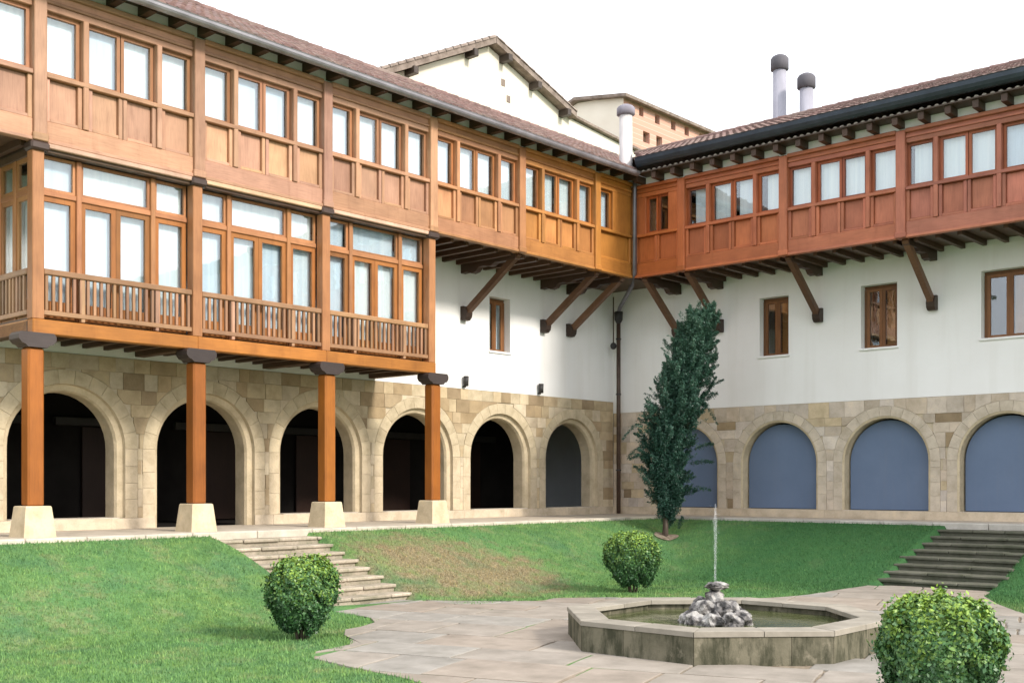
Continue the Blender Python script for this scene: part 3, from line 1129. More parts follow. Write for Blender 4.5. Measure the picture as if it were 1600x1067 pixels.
# struts from the white walls up to the galleries
def strut(w, u, parent):
    n = GN[w]
    p0, p1 = Vector((.07, 6.30)), Vector((n - .12, 7.60))
    d = (p1 - p0).normalized()
    s = Vector((-d.y, d.x)) * .075
    prof = [tuple(p0 + s), tuple(p0 - s), tuple(p1 - s), tuple(p1 + s)]
    st = prism(w, 'strut', prof, u - .07, u + .07, 'wood_level', parent, (.135, .068, .036))
    # rounded corbel at the foot
    kp = [(-.05, 6.50), (.11, 6.50), (.20, 6.42), (.235, 6.32), (.215, 6.22), (.15, 6.15), (.06, 6.14), (-.05, 6.18)]
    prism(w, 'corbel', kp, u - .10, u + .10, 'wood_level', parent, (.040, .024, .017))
    # scrolled bracket beam under the gallery floor
    bp = [(-.05, LIP - .02), (n - .15, LIP - .02), (n - .15, LIP - .16), (1.15, LIP - .16), (1.05, LIP - .22), (.92, LIP - .22), (.80, LIP - .19), (.62, LIP - .20), (.52, LIP - .30), (.36, LIP - .33), (.22, LIP - .27), (-.05, LIP - .29)]
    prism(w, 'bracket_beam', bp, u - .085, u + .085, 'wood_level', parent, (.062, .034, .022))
for u in (2.10, 3.22, 6.32):
    strut('L', u, left)
for u in (2.30, 3.66, 6.58, 9.52, 12.5, 15.4):
    strut('R', u, right)

# ------------------------------------------------------------------ projecting glazed balcony on posts (left wing)
BU = [9.36 + P * i for i in range(4)]                 # 9.36 .. 18.27
BZ0, BZ1 = 4.46, 4.70                                 # bearer beam
btone = (.30, .115, .028)
ptone = (.36, .16, .065)
for bi_, u in enumerate(BU):
    box('L', 'balcony_post', u - .10, u + .10, GL - .17, GL + .03, BZ1, 7.46, 'wood_upright', left, jit(ptone), .012)
    box('L', 'post_bracket', u - .17, u + .15, GL - .20, GL + .10, 7.44, LIP - .04, 'wood_level', left, (.055, .035, .028), .03)
    # column, capital (zapata), plinth
    cu, cn = u + (-.06, -.05, .0, .07)[bi_], GL - .03
    box('L', 'column', cu - .135, cu + .135, cn - .135, cn + .135, TZ + .50, 4.22, 'wood_upright', left, jit((.27, .090, .014), .06), .03)
    zp = [(cu - .27, BZ0), (cu + .27, BZ0), (cu + .31, BZ0 - .05), (cu + .31, BZ0 - .12), (cu + .26, BZ0 - .18), (cu + .20, BZ0 - .20), (cu + .16, BZ0 - .24), (cu - .16, BZ0 - .24), (cu - .20, BZ0 - .20), (cu - .26, BZ0 - .18), (cu - .31, BZ0 - .12), (cu - .31, BZ0 - .05)]
    prism_u('L', 'capital', zp, cn - .17, cn + .19, 'wood_level', left, (.045, .034, .032))
    V = wverts('L', [(cu + a * .27, cn + b * .27, TZ - .02) for a, b in ((-1, -1), (1, -1), (1, 1), (-1, 1))] + [(cu + a * .215, cn + b * .215, TZ + .49) for a, b in ((-1, -1), (1, -1), (1, 1), (-1, 1))] +
               [(cu + a * .20, cn + b * .20, TZ + .505) for a, b in ((-1, -1), (1, -1), (1, 1), (-1, 1))])
    mesh_obj('column_plinth', V, [(0, 1, 2, 3), (8, 9, 10, 11)] + [(i, (i + 1) % 4, 4 + (i + 1) % 4, 4 + i) for i in range(4)] + [(4 + i, 4 + (i + 1) % 4, 8 + (i + 1) % 4, 8 + i) for i in range(4)], 'sandstone', left, (.60, .50, .34))
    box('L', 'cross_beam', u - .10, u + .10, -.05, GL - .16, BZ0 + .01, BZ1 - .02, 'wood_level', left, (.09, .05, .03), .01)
box('L', 'balcony_floor', BU[0] - .08, BU[-1] + .08, .0, GL - .15, BZ1 - .02, BZ1 + .03, 'wood_level', left, (.085, .048, .03), 0)
k = BU[0] + .35
while k < BU[-1]:
    if min(abs(k - u) for u in BU) > .16:
        box('L', 'joist', k - .045, k + .045, .0, GL - .16, BZ0 + .08, BZ1 - .02, 'wood_level', left, (.07, .04, .026), .006)
    k += .42
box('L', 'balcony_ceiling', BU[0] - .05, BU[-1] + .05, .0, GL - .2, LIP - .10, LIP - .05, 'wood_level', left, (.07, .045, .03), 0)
box('L', 'balcony_inner_wall', BU[0], BU[-1], .02, .06, BZ1, LIP, 'interior_pale', left, None, 0)

def balustrade(w, parent, a, b, n, pitch, tone):
    rail = box(w, 'balustrade', a, b, n - .07, n + .03, 5.44, 5.54, 'wood_level', parent, jit(tone), .015)
    box(w, 'bottom_rail', a, b, n - .06, n + .02, 4.78, 4.86, 'wood_level', rail, jit(tone), .01)
    k = max(2, int((b - a) / pitch))
    for i in range(k):
        u = a + (i + .5) * (b - a) / k
        box(w, 'baluster', u - .026, u + .026, n - .046, n + .006, 4.862, 5.438, 'wood_upright', rail, jit(tone, .2), .006)
for a, b in zip(BU[:-1], BU[1:]):
    box('L', 'bearer_beam', a + (.0 if a > BU[0] else -.10), b + (0 if b < BU[-1] - .1 else .10), GL - .16, GL + .04, BZ0, BZ1, 'wood_level', left, jit((.36, .135, .026), .05), .015)
    lo, hi = a + .10, b - .10
    box('L', 'balcony_lintel', lo, hi, GL - .14, GL - .01, 7.45, 7.55, 'wood_level', left, jit((.10, .06, .04)), .01)
    box('L', 'lip_board', lo + .03, hi - .05, GL - .02, GL + .06, LIP - .115, LIP - .037, 'wood_level', left, jit((.50, .33, .22)), .012)
    k = (hi - lo - .18) / 4
    gn = GL - .20
    mull = [lo + k, lo + 3 * k + .09]
    for mu in mull:
        box('L', 'balcony_mullion', mu, mu + .09, gn - .1, gn + .05, BZ1 + .04, 7.45, 'wood_upright', left, jit(ptone), .01)
        box('L', 'railing_post', mu + .01, mu + .08, GL - .12, GL - .01, BZ1 + .02, 5.44, 'wood_upright', left, jit((.34, .20, .12)), .01)
    box('L', 'transom', lo, hi, gn - .09, gn + .03, 6.78, 6.87, 'wood_level', left, jit(ptone), .01)
    cells = [(lo, lo + k), (lo + k + .09, lo + 2 * k + .09), (lo + 2 * k + .09, lo + 3 * k + .09), (lo + 3 * k + .18, hi)]
    for p, q in cells:
        sash('L', 'balcony_window', left, p + .003, q - .003, BZ1 + .05, 6.778, gn, jit(btone), .085, .055, True, .30)
    for p, q in ((lo, lo + k), (lo + k + .09, lo + 3 * k + .09), (lo + 3 * k + .18, hi)):
        sash('L', 'transom_window', left, p + .003, q - .003, 6.872, 7.448, gn, jit(ptone), .045, .05, True)  # blinds added behind these panes in place of pale reflections
    balustrade('L', left, lo, hi, GL - .02, .118, (.30, .165, .092))
# near end of the balcony (faces the camera side): one glazed bay of two sashes
def eframe(u, n, z):
    return (n, -u, z)
eu = BU[-1]
class E_: pass
def ebox(name, n0, n1, d0, d1, z0, z1, mat, parent, colour=None, bev=.008):
    """end wall at u = eu; d is measured outwards (towards larger u)"""
    return wbox(name, n0, n1, -(eu + d1), -(eu + d0), z0, z1, mat, parent, colour, bev)
ebox('end_bearer', .05, GL - .17, -.06, .10, BZ0 + .01, BZ1, 'wood_level', left, (.40, .20, .08), .015)
ebox('end_lintel', .05, GL - .18, -.08, .04, 7.40, LIP - .05, 'wood_level', left, (.11, .065, .04), .01)
ebox('end_transom', .05, GL - .18, -.08, .03, 6.78, 6.87, 'wood_level', left, ptone, .01)
for nn in (.62, 1.20):
    ebox('end_mullion', nn, nn + .09, -.08, .04, BZ1 + .02, 7.40, 'wood_upright', left, jit((.36, .17, .065)), .01)
ends = [(.05, .62), (.71, 1.20), (1.29, GL - .18)]
for a, b in ends:
    # frame like the front sashes, built in the end plane
    for z0, z1, bt in ((BZ1 + .05, 6.778, .30), (6.872, 7.398, .05)):
        fw = .075
        yy = -(eu - .03)
        V, Fc = boxes_mesh([(a, a + fw, yy - .05, yy, z0, z1), (b - fw, b, yy - .05, yy, z0, z1), (a + fw, b - fw, yy - .05, yy, z0, z0 + bt), (a + fw, b - fw, yy - .05, yy, z1 - fw, z1)])
        f_ = mesh_obj('end_window', V, Fc, 'wood_upright', left, jit((.34, .16, .06)))
        wbox('pane', a + fw - .003, b - fw + .003, yy - .03, yy - .024, z0 + bt, z1 - fw, 'window_glass', f_, None, 0)
        if z1 < 7:
            wbox('blind', a + .03, b - .03, yy + .08, yy + .09, z0 + .1, z1 - .03, 'fabric_blind', f_, None, 0)
rail = ebox('balustrade', .08, GL - .18, .02, .11, 5.44, 5.54, 'wood_level', left, (.33, .20, .12), .015)
ebox('bottom_rail', .08, GL - .18, .03, .10, 4.78, 4.86, 'wood_level', rail, (.33, .20, .12), .01)
for i in range(13):
    nn = .14 + i * .128
    ebox('baluster', nn - .026, nn + .026, .04, .092, 4.862, 5.438, 'wood_upright', rail, jit((.33, .20, .12), .15), .006)
# far end closed with boards
wbox('end_boarding', .02, GL - .16, -(BU[0] - .02), -(BU[0] - .07), BZ1, LIP - .05, 'wood_upright', left, (.40, .20, .085), .006)

# ------------------------------------------------------------------ roofs of barrel tiles
SLOPE = {'L': .510, 'R': .380}
EAVE_N = {'L': GL + .50, 'R': GR + .50}
EAVE = {'L': 10.32, 'R': 10.64}
def roof_z(w, x, y):
    return EAVE[w] + (SLOPE['L'] * (EAVE_N['L'] - x) if w == 'L' else SLOPE['R'] * (y + EAVE_N['R']))
def roof(w, depth):
    pr = WING[w]
    EAVE_Z = EAVE[w]
    sl = SLOPE[w]
    en = EAVE_N[w]
    oc = EAVE_N['R' if w == 'L' else 'L']
    u1 = POSTS[w][-1]
    other = 'R' if w == 'L' else 'L'
    cs = 1 / math.sqrt(1 + sl * sl)
    dm = depth
    # underlay
    pts = [(oc, en - .02), (u1, en - .02), (u1, en - depth), (oc - depth * sl / SLOPE[other], en - depth)]
    V = wverts(w, [(u, n, EAVE_Z - .05 + sl * (en - n)) for u, n in pts]) + wverts(w, [(u, n, EAVE_Z - .13 + sl * (en - n)) for u, n in pts])
    rf = mesh_obj('roof', V, [(0, 1, 2, 3), (7, 6, 5, 4), (0, 1, 5, 4), (1, 2, 6, 5), (2, 3, 7, 6), (3, 0, 4, 7)], 'roof_tile', pr)
    # a tile: half tube, wider at its lower end
    tl, seg = .44, 5
    def tile_verts(u, n, r0, r1, lift):
        out = []
        for (nn, r, dz) in ((n, r0, .022 + lift), (n - tl * cs, r1, .0)):
            zc = EAVE_Z - .035 + sl * (en - nn) + dz
            for q in range(seg + 1):
                a = math.pi * q / seg
                out.append((u + r * math.cos(a), nn - math.sin(a) * r * sl * cs * .0, zc + r * .85 * math.sin(a)))
        return out
    def tile_faces(b):
        k = seg + 1
        f_ = [(b + i, b + i + 1, b + k + i + 1, b + k + i) for i in range(seg)]
        f_.append(tuple(b + i for i in range(k)))
        return f_
    base = new_mesh('tile', wverts(w, tile_verts(0, 0, .088, .072, 0)), tile_faces(0), 'roof_tile', False)
    # recentre the shared tile so its origin is at its own lower end
    V, Fc = [], []
    pitch, step = .205, .36
    rows = int(depth / (step * cs))
    ncount = 0
    for j in range(rows):
        n = en - j * step * cs
        u = oc + .1
        if j:
            u = oc + .1 - pitch * int(j * step * cs * sl / SLOPE[other] / pitch)
        while u < u1:
            x, y, _ = W(w, u, n, 0)
            if roof_z(w, x, y) >= roof_z(other, x, y) - .02 or u > oc:
                ju, jn, jl = u + random.uniform(-.010, .010), n + random.uniform(-.02, .02), random.uniform(0, .012)
                if j < 2:
                    o = place('tile', base, W(w, ju, jn, SLOPE[w] * (en - jn) - sl * en + jl), rf)
                    o.location = Vector(W(w, ju, jn, sl * (0 - jn) + jl)) - ORG[rf]
                else:
                    b = len(V)
                    V += wverts(w, tile_verts(ju, jn, .088, .072, jl))
                    Fc += tile_faces(b)
            u += pitch
    o = mesh_obj('upper_tiles', V, Fc, 'roof_tile', rf)
    o['kind'] = 'stuff'
    # ridge of larger capping tiles
    zr = EAVE_Z + sl * depth
    k = (oc - depth * sl / SLOPE[other]) + .1
    while k < u1 - .3:
        L_ = .52
        V = []
        for uu, r in ((k, .135), (k + L_, .115)):
            for q in range(7):
                a = math.pi * q / 6
                V.append(W(w, uu, en - depth + r * 1.1 * math.cos(a), zr - .02 + r * math.sin(a)))
        mesh_obj('ridge_tile', V, [(i, i + 1, 8 + i, 7 + i) for i in range(6)] + [tuple(range(7)), tuple(range(13, 6, -1))], 'roof_tile', rf)
        k += .45
    # back slope and outer wall
    V = wverts(w, [(-6, en - depth, zr - .06), (u1, en - depth, zr - .06), (u1, en - 2 * depth, EAVE_Z - .1), (-6, en - 2 * depth, EAVE_Z - .1)])
    mesh_obj('back_slope', V, [(0, 1, 2, 3)], 'roof_tile', pr)
    mesh_obj('back_wall', wverts(w, [(-6, en - 2 * depth + .5, 0), (u1, en - 2 * depth + .5, 0), (u1, en - 2 * depth + .5, EAVE_Z + .1), (-6, en - 2 * depth + .5, EAVE_Z + .1)]), [(0, 1, 2, 3)], 'plaster', pr)
    mesh_obj('end_gable', wverts(w, [(u1 + .02, 0, TZ), (u1 + .02, en - 2 * depth + .5, 0), (u1 + .02, en - 2 * depth + .5, EAVE_Z), (u1 + .02, en - depth, zr - .14), (u1 + .02, en - .4, EAVE_Z), (u1 + .02, GN[w] - .2, LIP), (u1 + .02, 0, LIP)]), [tuple(range(7))], 'plaster', pr)
    return rf
roof_l = roof('L', 5.5)
roof_r = roof('R', 4.4)
EAVE_Z = EAVE['R']

# unseen run of the right wing, a plain mass added for its shadow
ue = POSTS['R'][-1] + .04
prof = [(0, TZ - .1), (0, LIP), (GR, LIP), (GR, 10.2), (EAVE_N['R'], EAVE_Z - .1), (EAVE_N['R'] - 4.4, EAVE_Z + SLOPE['R'] * 4.4), (EAVE_N['R'] - 8.4, EAVE_Z - .1), (-6, TZ - .1)]
prism('R', 'wing_extension', prof, ue, 40, 'plaster', right)

# chimneys
def chimney(x, y, z0, z1, r, cap_r, cap_h, colour, cap_colour, parent):
    c = lathe('chimney', (x, y), [(r * 1.12, z0), (r * 1.12, z0 + .25), (r, z0 + .30), (r * .98, z1 - cap_h)], 'chimney_render', parent, colour, 14)
    lathe('chimney_cap', (x, y), [(r * .9, z1 - cap_h), (cap_r, z1 - cap_h + .03), (cap_r, z1 - .12), (cap_r * .8, z1 - .05), (cap_r * .45, z1)], 'chimney_render', c, cap_colour, 14)
chimney(3.26, 4.0, 11.6, 14.95, .205, .27, .48, (.34, .335, .385), (.12, .115, .13), roof_r)
chimney(4.14, 4.0, 11.6, 14.18, .205, .27, .46, (.34, .335, .385), (.12, .115, .13), roof_r)
chimney(-1.0, 2.0, 11.2, 13.90, .21, .29, .34, (.58, .55, .54), (.24, .225, .26), roof_r)

# downpipe in the corner
tube('downpipe', [(GL + .14, -GR - .10, 10.30), (GL + .13, -GR - .10, 10.0), (GL + .13, -GR - .10, LIP + .06), (GL - .1, -GR + .1, LIP - .2), (.55, -.42, LIP - .52), (.42, -.30, LIP - .66)], .058, 'gutter_metal', right, (.20, .19, .21))
tube('downpipe', [(.42, -.30, LIP - .62), (.42, -.30, 4.4), (.42, -.30, TZ + .02)], .062, 'brown_pipe', right)
lathe('rainwater_head', (.42, -.30), [(.06, LIP - .95), (.12, LIP - .84), (.13, LIP - .62), (.10, LIP - .60)], 'dark_iron', right)
for z in (2.4, 4.6, 6.2):
    lathe('pipe_clip', (.42, -.30), [(.066, z), (.078, z + .005), (.078, z + .04), (.066, z + .045)], 'dark_iron', right, None, 10)

# small spotlights on the stone ledge and the hanging bell pull
for Y, lab in ((-6.31, 'small dark spotlight on white wall beside the last balcony post'), (-3.39, 'small dark spotlight on white wall nearer the corner downpipe')):
    o = thing('wall_spotlight', lab, 'spotlight', (.08, Y, 4.46), 'spotlights on the ledge of the left wing')
    wbox('bracket', .0, .07, Y - .04, Y + .04, 4.46, 4.50, 'dark_iron', o, None, .006)
    tube('lamp_housing', [(.10, Y, 4.49), (.10, Y, 4.74)], [.062, .07], 'dark_iron', o, None, 12)
o = thing('bell_pull', 'thin hanging rod with a round knob on white wall by the downpipe', 'bell pull', (.28, -.36, 6.0))
tube('rod', [(.28, -.36, 7.45), (.28, -.36, 6.12)], .018, 'brown_pipe', o, None, 8)
lathe('knob', (.28, -.36), [(.02, 6.13), (.07, 6.10), (.095, 6.04), (.08, 5.97), (.03, 5.93)], 'dark_iron', o, None, 12)

# ------------------------------------------------------------------ buildings behind
hb = thing('gabled_house', 'cream gabled house with old tile verge rising behind the left roof', 'house', (-9, 4.5, 0))
GXp = -9.0
prof = [(-3.5, 0), (14.3, 0), (14.3, 16.5), (8.75, 16.95), (4.25, 18.45), (-3.5, 14.70)]
V = [(GXp, y, z) for y, z in prof] + [(GXp - 9, y, z) for y, z in prof]
mesh_obj('wall', V, [tuple(range(6)), tuple(range(11, 5, -1))] + [(i, (i + 1) % 6, 6 + (i + 1) % 6, 6 + i) for i in range(6)], 'cream_plaster', hb)
def verge(y0, z0, y1, z1, th=.24, over=.40):
    V = []
    for x in (GXp + over, GXp - 9.3):
        V += [(x, y0, z0), (x, y1, z1), (x, y1, z1 + th), (x, y0, z0 + th)]
    rf = mesh_obj('roof', V, [(0, 1, 2, 3), (7, 6, 5, 4), (0, 1, 5, 4), (3, 2, 6, 7), (0, 3, 7, 4), (1, 2, 6, 5)], 'old_tile', hb)
    L_ = math.hypot(y1 - y0, z1 - z0)
    k = int(L_ / .42)
    for i in range(k):                                  # verge tiles
        a = i / k
        b = (i + .92) / k
        ya, za, yb, zb = y0 + (y1 - y0) * a, z0 + (z1 - z0) * a, y0 + (y1 - y0) * b, z0 + (z1 - z0) * b
        V = []
        for yy, zz, r in ((ya, za, .13), (yb, zb, .11)):
            for q in range(6):
                an_ = math.pi * q / 5
                V.append((GXp + over - .08 + r * math.cos(an_), yy, zz + th - .02 + r * math.sin(an_)))
        mesh_obj('verge_tile', V, [(j, j + 1, 7 + j, 6 + j) for j in range(5)] + [tuple(range(6)), tuple(range(11, 5, -1))], 'old_tile', rf)
    for f_ in (.12, .5, .86):                           # purlin ends
        yy, zz = y0 + (y1 - y0) * f_, z0 + (z1 - z0) * f_
        wbox('purlin_end', GXp - .1, GXp + .5, yy - .11, yy + .11, zz - .26, zz - .005, 'wood_level', hb, (.06, .045, .035), .01)
verge(-4.1, 14.43, 4.25, 18.48)
verge(9.05, 16.86, 4.28, 18.48)
V = [(GXp + .2, 8.8, 16.98), (GXp + .2, 14.4, 16.52), (GXp + .2, 14.4, 16.62), (GXp + .2, 8.8, 17.08), (GXp - 5, 8.8, 16.98), (GXp - 5, 14.4, 16.52), (GXp - 5, 14.4, 16.62), (GXp - 5, 8.8, 17.08)]
mesh_obj('low_roof', V, [(0, 1, 2, 3), (7, 6, 5, 4), (0, 1, 5, 4), (3, 2, 6, 7), (0, 3, 7, 4), (1, 2, 6, 5)], 'old_tile', hb)
for yy, zz in ((5.05, 17.3), (5.35, 16.75)):
    wbox('vent_opening', GXp - .02, GXp + .02, yy - .10, yy + .10, zz - .13, zz + .13, 'old_tile', hb, None, 0)

pb = thing('pink_house', 'distant pinkish brick house with small square windows behind the corner chimney', 'house', (-9.9, 18, 0))
FX = -9.9
fw_ = [(15.36, 18.92, .17, .42), (16.63, 18.87, .19, .42), (17.95, 18.90, .19, .42), (19.09, 18.90, .19, .42), (20.4, 18.85, .19, .42), (15.76, 17.84, .26, .5), (16.79, 17.87, .24, .5), (18.3, 17.8, .24, .5)]
holes = [(a - c / 1, a + c / 1, b - d / 2, b + d / 2) for a, b, c, d in fw_]
def pgrid():
    us = sorted(set([14.0, 26.0] + [h for q in holes for h in q[:2]]))
    zs = sorted(set([0, 19.3] + [h for q in holes for h in q[2:]]))
    V, Fc = [], []
    for i in range(len(us) - 1):
        for j in range(len(zs) - 1):
            um, zm = (us[i] + us[i + 1]) / 2, (zs[j] + zs[j + 1]) / 2
            if any(a < um < b and c < zm < d for a, b, c, d in holes):
                continue
            b0 = len(V)
            V += [(FX, us[i], zs[j]), (FX, us[i + 1], zs[j]), (FX, us[i + 1], zs[j + 1]), (FX, us[i], zs[j + 1])]
            Fc.append((b0, b0 + 1, b0 + 2, b0 + 3))
    return V, Fc
V, Fc = pgrid()
mesh_obj('facade', V, Fc, 'pink_render', pb)
for (a, b, c, d) in holes:
    wn_ = wbox('window', FX - .3, FX - .24, a, b, c, d, 'wood_upright', pb, (.12, .075, .05), 0)
    V = []
    for p, q in (((a, c), (b, c)), ((b, c), (b, d)), ((b, d), (a, d)), ((a, d), (a, c))):
        V += [(FX, *p), (FX, *q), (FX - .24, *q), (FX - .24, *p)]
    mesh_obj('reveal', V, [(4 * i, 4 * i + 1, 4 * i + 2, 4 * i + 3) for i in range(4)], 'pink_render', wn_)
mesh_obj('side_wall', [(FX, 14, 0), (FX - 6, 14, 0), (FX - 6, 14, 18.6), (FX - 2.6, 14, 19.55), (FX, 14, 19.3)], [(0, 1, 2, 3, 4)], 'cream_plaster', pb)
V = [(FX + .35, 13.7, 19.28), (FX + .35, 26, 19.28), (FX - 2.6, 26, 19.75), (FX - 2.6, 13.7, 19.75), (FX - 6.4, 26, 18.5), (FX - 6.4, 13.7, 18.5)]
V2 = [(x, y, z - .14) for x, y, z in V]
mesh_obj('roof', V + V2, [(0, 1, 2, 3), (3, 2, 4, 5), (7, 6, 9, 8), (8, 9, 11, 10), (0, 1, 7, 6), (0, 3, 9, 6), (3, 5, 11, 9), (5, 4, 10, 11)], 'old_tile', pb)

# ------------------------------------------------------------------ staircases
def stairs(name, label, spec, axis, tone):
    x0, x1, y0, y1, k = spec
    o = thing(name, label, 'staircase', ((x0 + x1) / 2, (y0 + y1) / 2, 0))
    rise = TZ / k
    run = ((x1 - x0) if axis == 'x' else (y1 - y0)) / (k - 1 + .35)
    for i in range(k - 1):
        zt = TZ - rise * (i + 1)
        if axis == 'x':
            a, b = x0 + run * i, x0 + run * (i + 1)
            core = wbox('step', a - .02, b - .03, y0 + .02, y1 - .02, -.2, zt - .055, 'step_stone', o, tuple(c * .9 for c in tone), .0)
        else:
            b, a = y1 - run * i, y1 - run * (i + 1)
            core = wbox('step', x0 + .02, x1 - .02, a + .03, b + .02, -.2, zt - .055, 'step_stone', o, tuple(c * .9 for c in tone), .0)
        lo, hi = (y0, y1) if axis == 'x' else (x0, x1)
        cuts = [lo - random.uniform(0, .12)]
        while cuts[-1] < hi - .9:
            cuts.append(cuts[-1] + random.uniform(.55, .95))
        cuts.append(hi + random.uniform(0, .12))
        for p, q in zip(cuts[:-1], cuts[1:]):
            s = random.uniform(.85, 1.12)
            dz = random.uniform(-.006, .006)
            ov = random.uniform(.0, .03)
            if axis == 'x':
                wbox('tread', a - .01, b + ov, p + .005, q - .005, zt - .06, zt + dz, 'step_stone', core, tuple(c * s for c in tone), .015)
            else:
                wbox('tread', p + .005, q - .005, a - ov, b + .01, zt - .06, zt + dz, 'step_stone', core, tuple(c * s for c in tone), .015)
    return o
stairs('garden_staircase', 'pale stone steps beside the balcony columns, left of the fountain', STAIR_L, 'x', (.44, .38, .31))
stairs('garden_staircase', 'dark stone steps below the blue arches on the right', STAIR_R, 'y', (.125, .125, .10))

# ------------------------------------------------------------------ fountain
ft = thing('fountain_basin', 'octagonal mossy stone fountain basin in the middle of the paving', 'fountain', (BC[0], BC[1], 0))
HWB, RIM, BH = 1.90, .36, .39
def octo(h):
    e = h * math.tan(R(22.5))
    return [(BC[0] + a, BC[1] + b) for a, b in ((-e, -h), (e, -h), (h, -e), (h, e), (e, h), (-e, h), (-h, e), (-h, -e))]
Oo, Oi, Ow = octo(HWB), octo(HWB - RIM), octo(HWB - .015)
On = octo(HWB - .30)
def lerp2(a, b, k):
    return (a[0] + (b[0] - a[0]) * k, a[1] + (b[1] - a[1]) * k)
for i in range(8):
    j = (i + 1) % 8
    cuts = [0, random.uniform(.30, .70), 1]
    for a, b in zip(cuts[:-1], cuts[1:]):
        g_ = .002
        q = [lerp2(Ow[i], Ow[j], a + g_), lerp2(Ow[i], Ow[j], b - g_), lerp2(On[i], On[j], b - g_), lerp2(On[i], On[j], a + g_)]
        slab('wall_block', q, -.05, BH - .060, 'mossy_stone', ft, None, .006)
    for a, b in ((0, .5), (.5, 1)):
        g_ = .003
        o_ = random.uniform(-.004, .006)
        q = [lerp2(Oo[i], Oo[j], a + g_), lerp2(Oo[i], Oo[j], b - g_), lerp2(Oi[i], Oi[j], b - g_), lerp2(Oi[i], Oi[j], a + g_)]
        s = random.uniform(.9, 1.08)
        slab('coping_stone', q, BH - .059, BH + o_, 'pale_stone', ft, (.31 * s, .285 * s, .24 * s), .014)
wq = octo(HWB - .28)
struct_water = mesh_obj('water', [(x, y, .255) for x, y in wq] + [(x, y, .02) for x, y in wq], [tuple(range(8)), tuple(range(15, 7, -1))] + [(i, (i + 1) % 8, 8 + (i + 1) % 8, 8 + i) for i in range(8)], 'pool_water', ft)

rk = thing('rock_pile', 'heap of pale rough rocks in the middle of the fountain pool', 'rocks', (BC[0] - .07, BC[1] - .07, .2))
def rock(c, r, sq, seed):
    bm = bmesh.new()
    bmesh.ops.create_icosphere(bm, subdivisions=3, radius=1)
    off = Vector((seed * 3.1, seed * 1.7, seed * .9))
    for v in bm.verts:
        d = v.co.normalized()
        k = 1 + .38 * noise.noise(d * 1.6 + off) + .20 * noise.noise(d * 3.7 + off) + .10 * noise.noise(d * 8 + off)
        v.co = Vector((d.x * sq[0], d.y * sq[1], d.z * sq[2])) * r * k
    me = bpy.data.meshes.new('rock')
    bm.to_mesh(me)
    bm.free()
    me.materials.append(MATS['rock'])
    return place('rock', me, c, rk)
cx, cy = BC[0] - .07, BC[1] - .07
for i in range(9):
    a = 2 * math.pi * i / 9 + .3
    rock((cx + math.cos(a) * .33, cy + math.sin(a) * .31, .28), random.uniform(.13, .17), (1, 1, .95), i + 1)
for i in range(5):
    a = 2 * math.pi * i / 5 + .7
    rock((cx + math.cos(a) * .17, cy + math.sin(a) * .16, .43), random.uniform(.12, .15), (1, 1, .95), i + 20)
rock((cx, cy, .57), .11, (1, 1, 1.1), 31)
rock((cx + .02, cy + .01, .725), .135, (1.15, 1.05, .42), 33)

jt = thing('water_jet', 'thin upright jet of water above the rock pile', 'water jet', (cx, cy, .78))
tube('jet_stream', [(cx, cy, .77), (cx, cy, 1.0), (cx + .004, cy, 1.3), (cx + .002, cy, 1.55), (cx + .004, cy, 1.76)], [.012, .016, .021, .024, .006], 'jet_water', jt, None, 8)
V, Fc = [], []
for i in range(260):
    z = .80 + random.random() * .95
    rr = abs(random.gauss(0, .012 + .03 * (z - .75)))
    a = random.random() * 6.28
    c = Vector((cx + rr * math.cos(a), cy + rr * math.sin(a), z))
    s = random.uniform(.002, .0055)
    b = len(V)
    V += [c + Vector(q) * s for q in ((1, 0, 0), (-1, 0, 0), (0, 1, 0), (0, -1, 0), (0, 0, 1.8), (0, 0, -1.8))]
    Fc += [(b, b + 2, b + 4), (b + 2, b + 1, b + 4), (b + 1, b + 3, b + 4), (b + 3, b, b + 4), (b + 2, b, b + 5), (b + 1, b + 2, b + 5), (b + 3, b + 1, b + 5), (b, b + 3, b + 5)]
mesh_obj('droplets', V, Fc, 'jet_water', jt)['kind'] = 'stuff'

# ------------------------------------------------------------------ clipped bushes
def leaves(P_, Nn, size, mat, name, parent, org, asp=1.7):
    """one quad per leaf: centres P_, facing roughly along Nn"""
    m = len(P_)
    rnd = rng.normal(size=(m, 3))
    nrm = Nn + rnd * .75
    nrm /= np.linalg.norm(nrm, axis=1)[:, None]
    t1 = np.cross(nrm, rng.normal(size=(m, 3)))
    t1 /= np.linalg.norm(t1, axis=1)[:, None] + 1e-9
    t2 = np.cross(nrm, t1)
    sz = (size * rng.uniform(.65, 1.35, m))[:, None]
    a = P_ - t1 * sz * asp / 2
    c = P_ + t1 * sz * asp / 2
    b = P_ + t2 * sz / 2 + nrm * sz * .12
    d = P_ - t2 * sz / 2 + nrm * sz * .12
    V = np.stack([a, b, c, d], 1).reshape(-1, 3) - np.array(org)
    o = place(name, fast_mesh(name, V, 4, mat), org, parent)
    return o
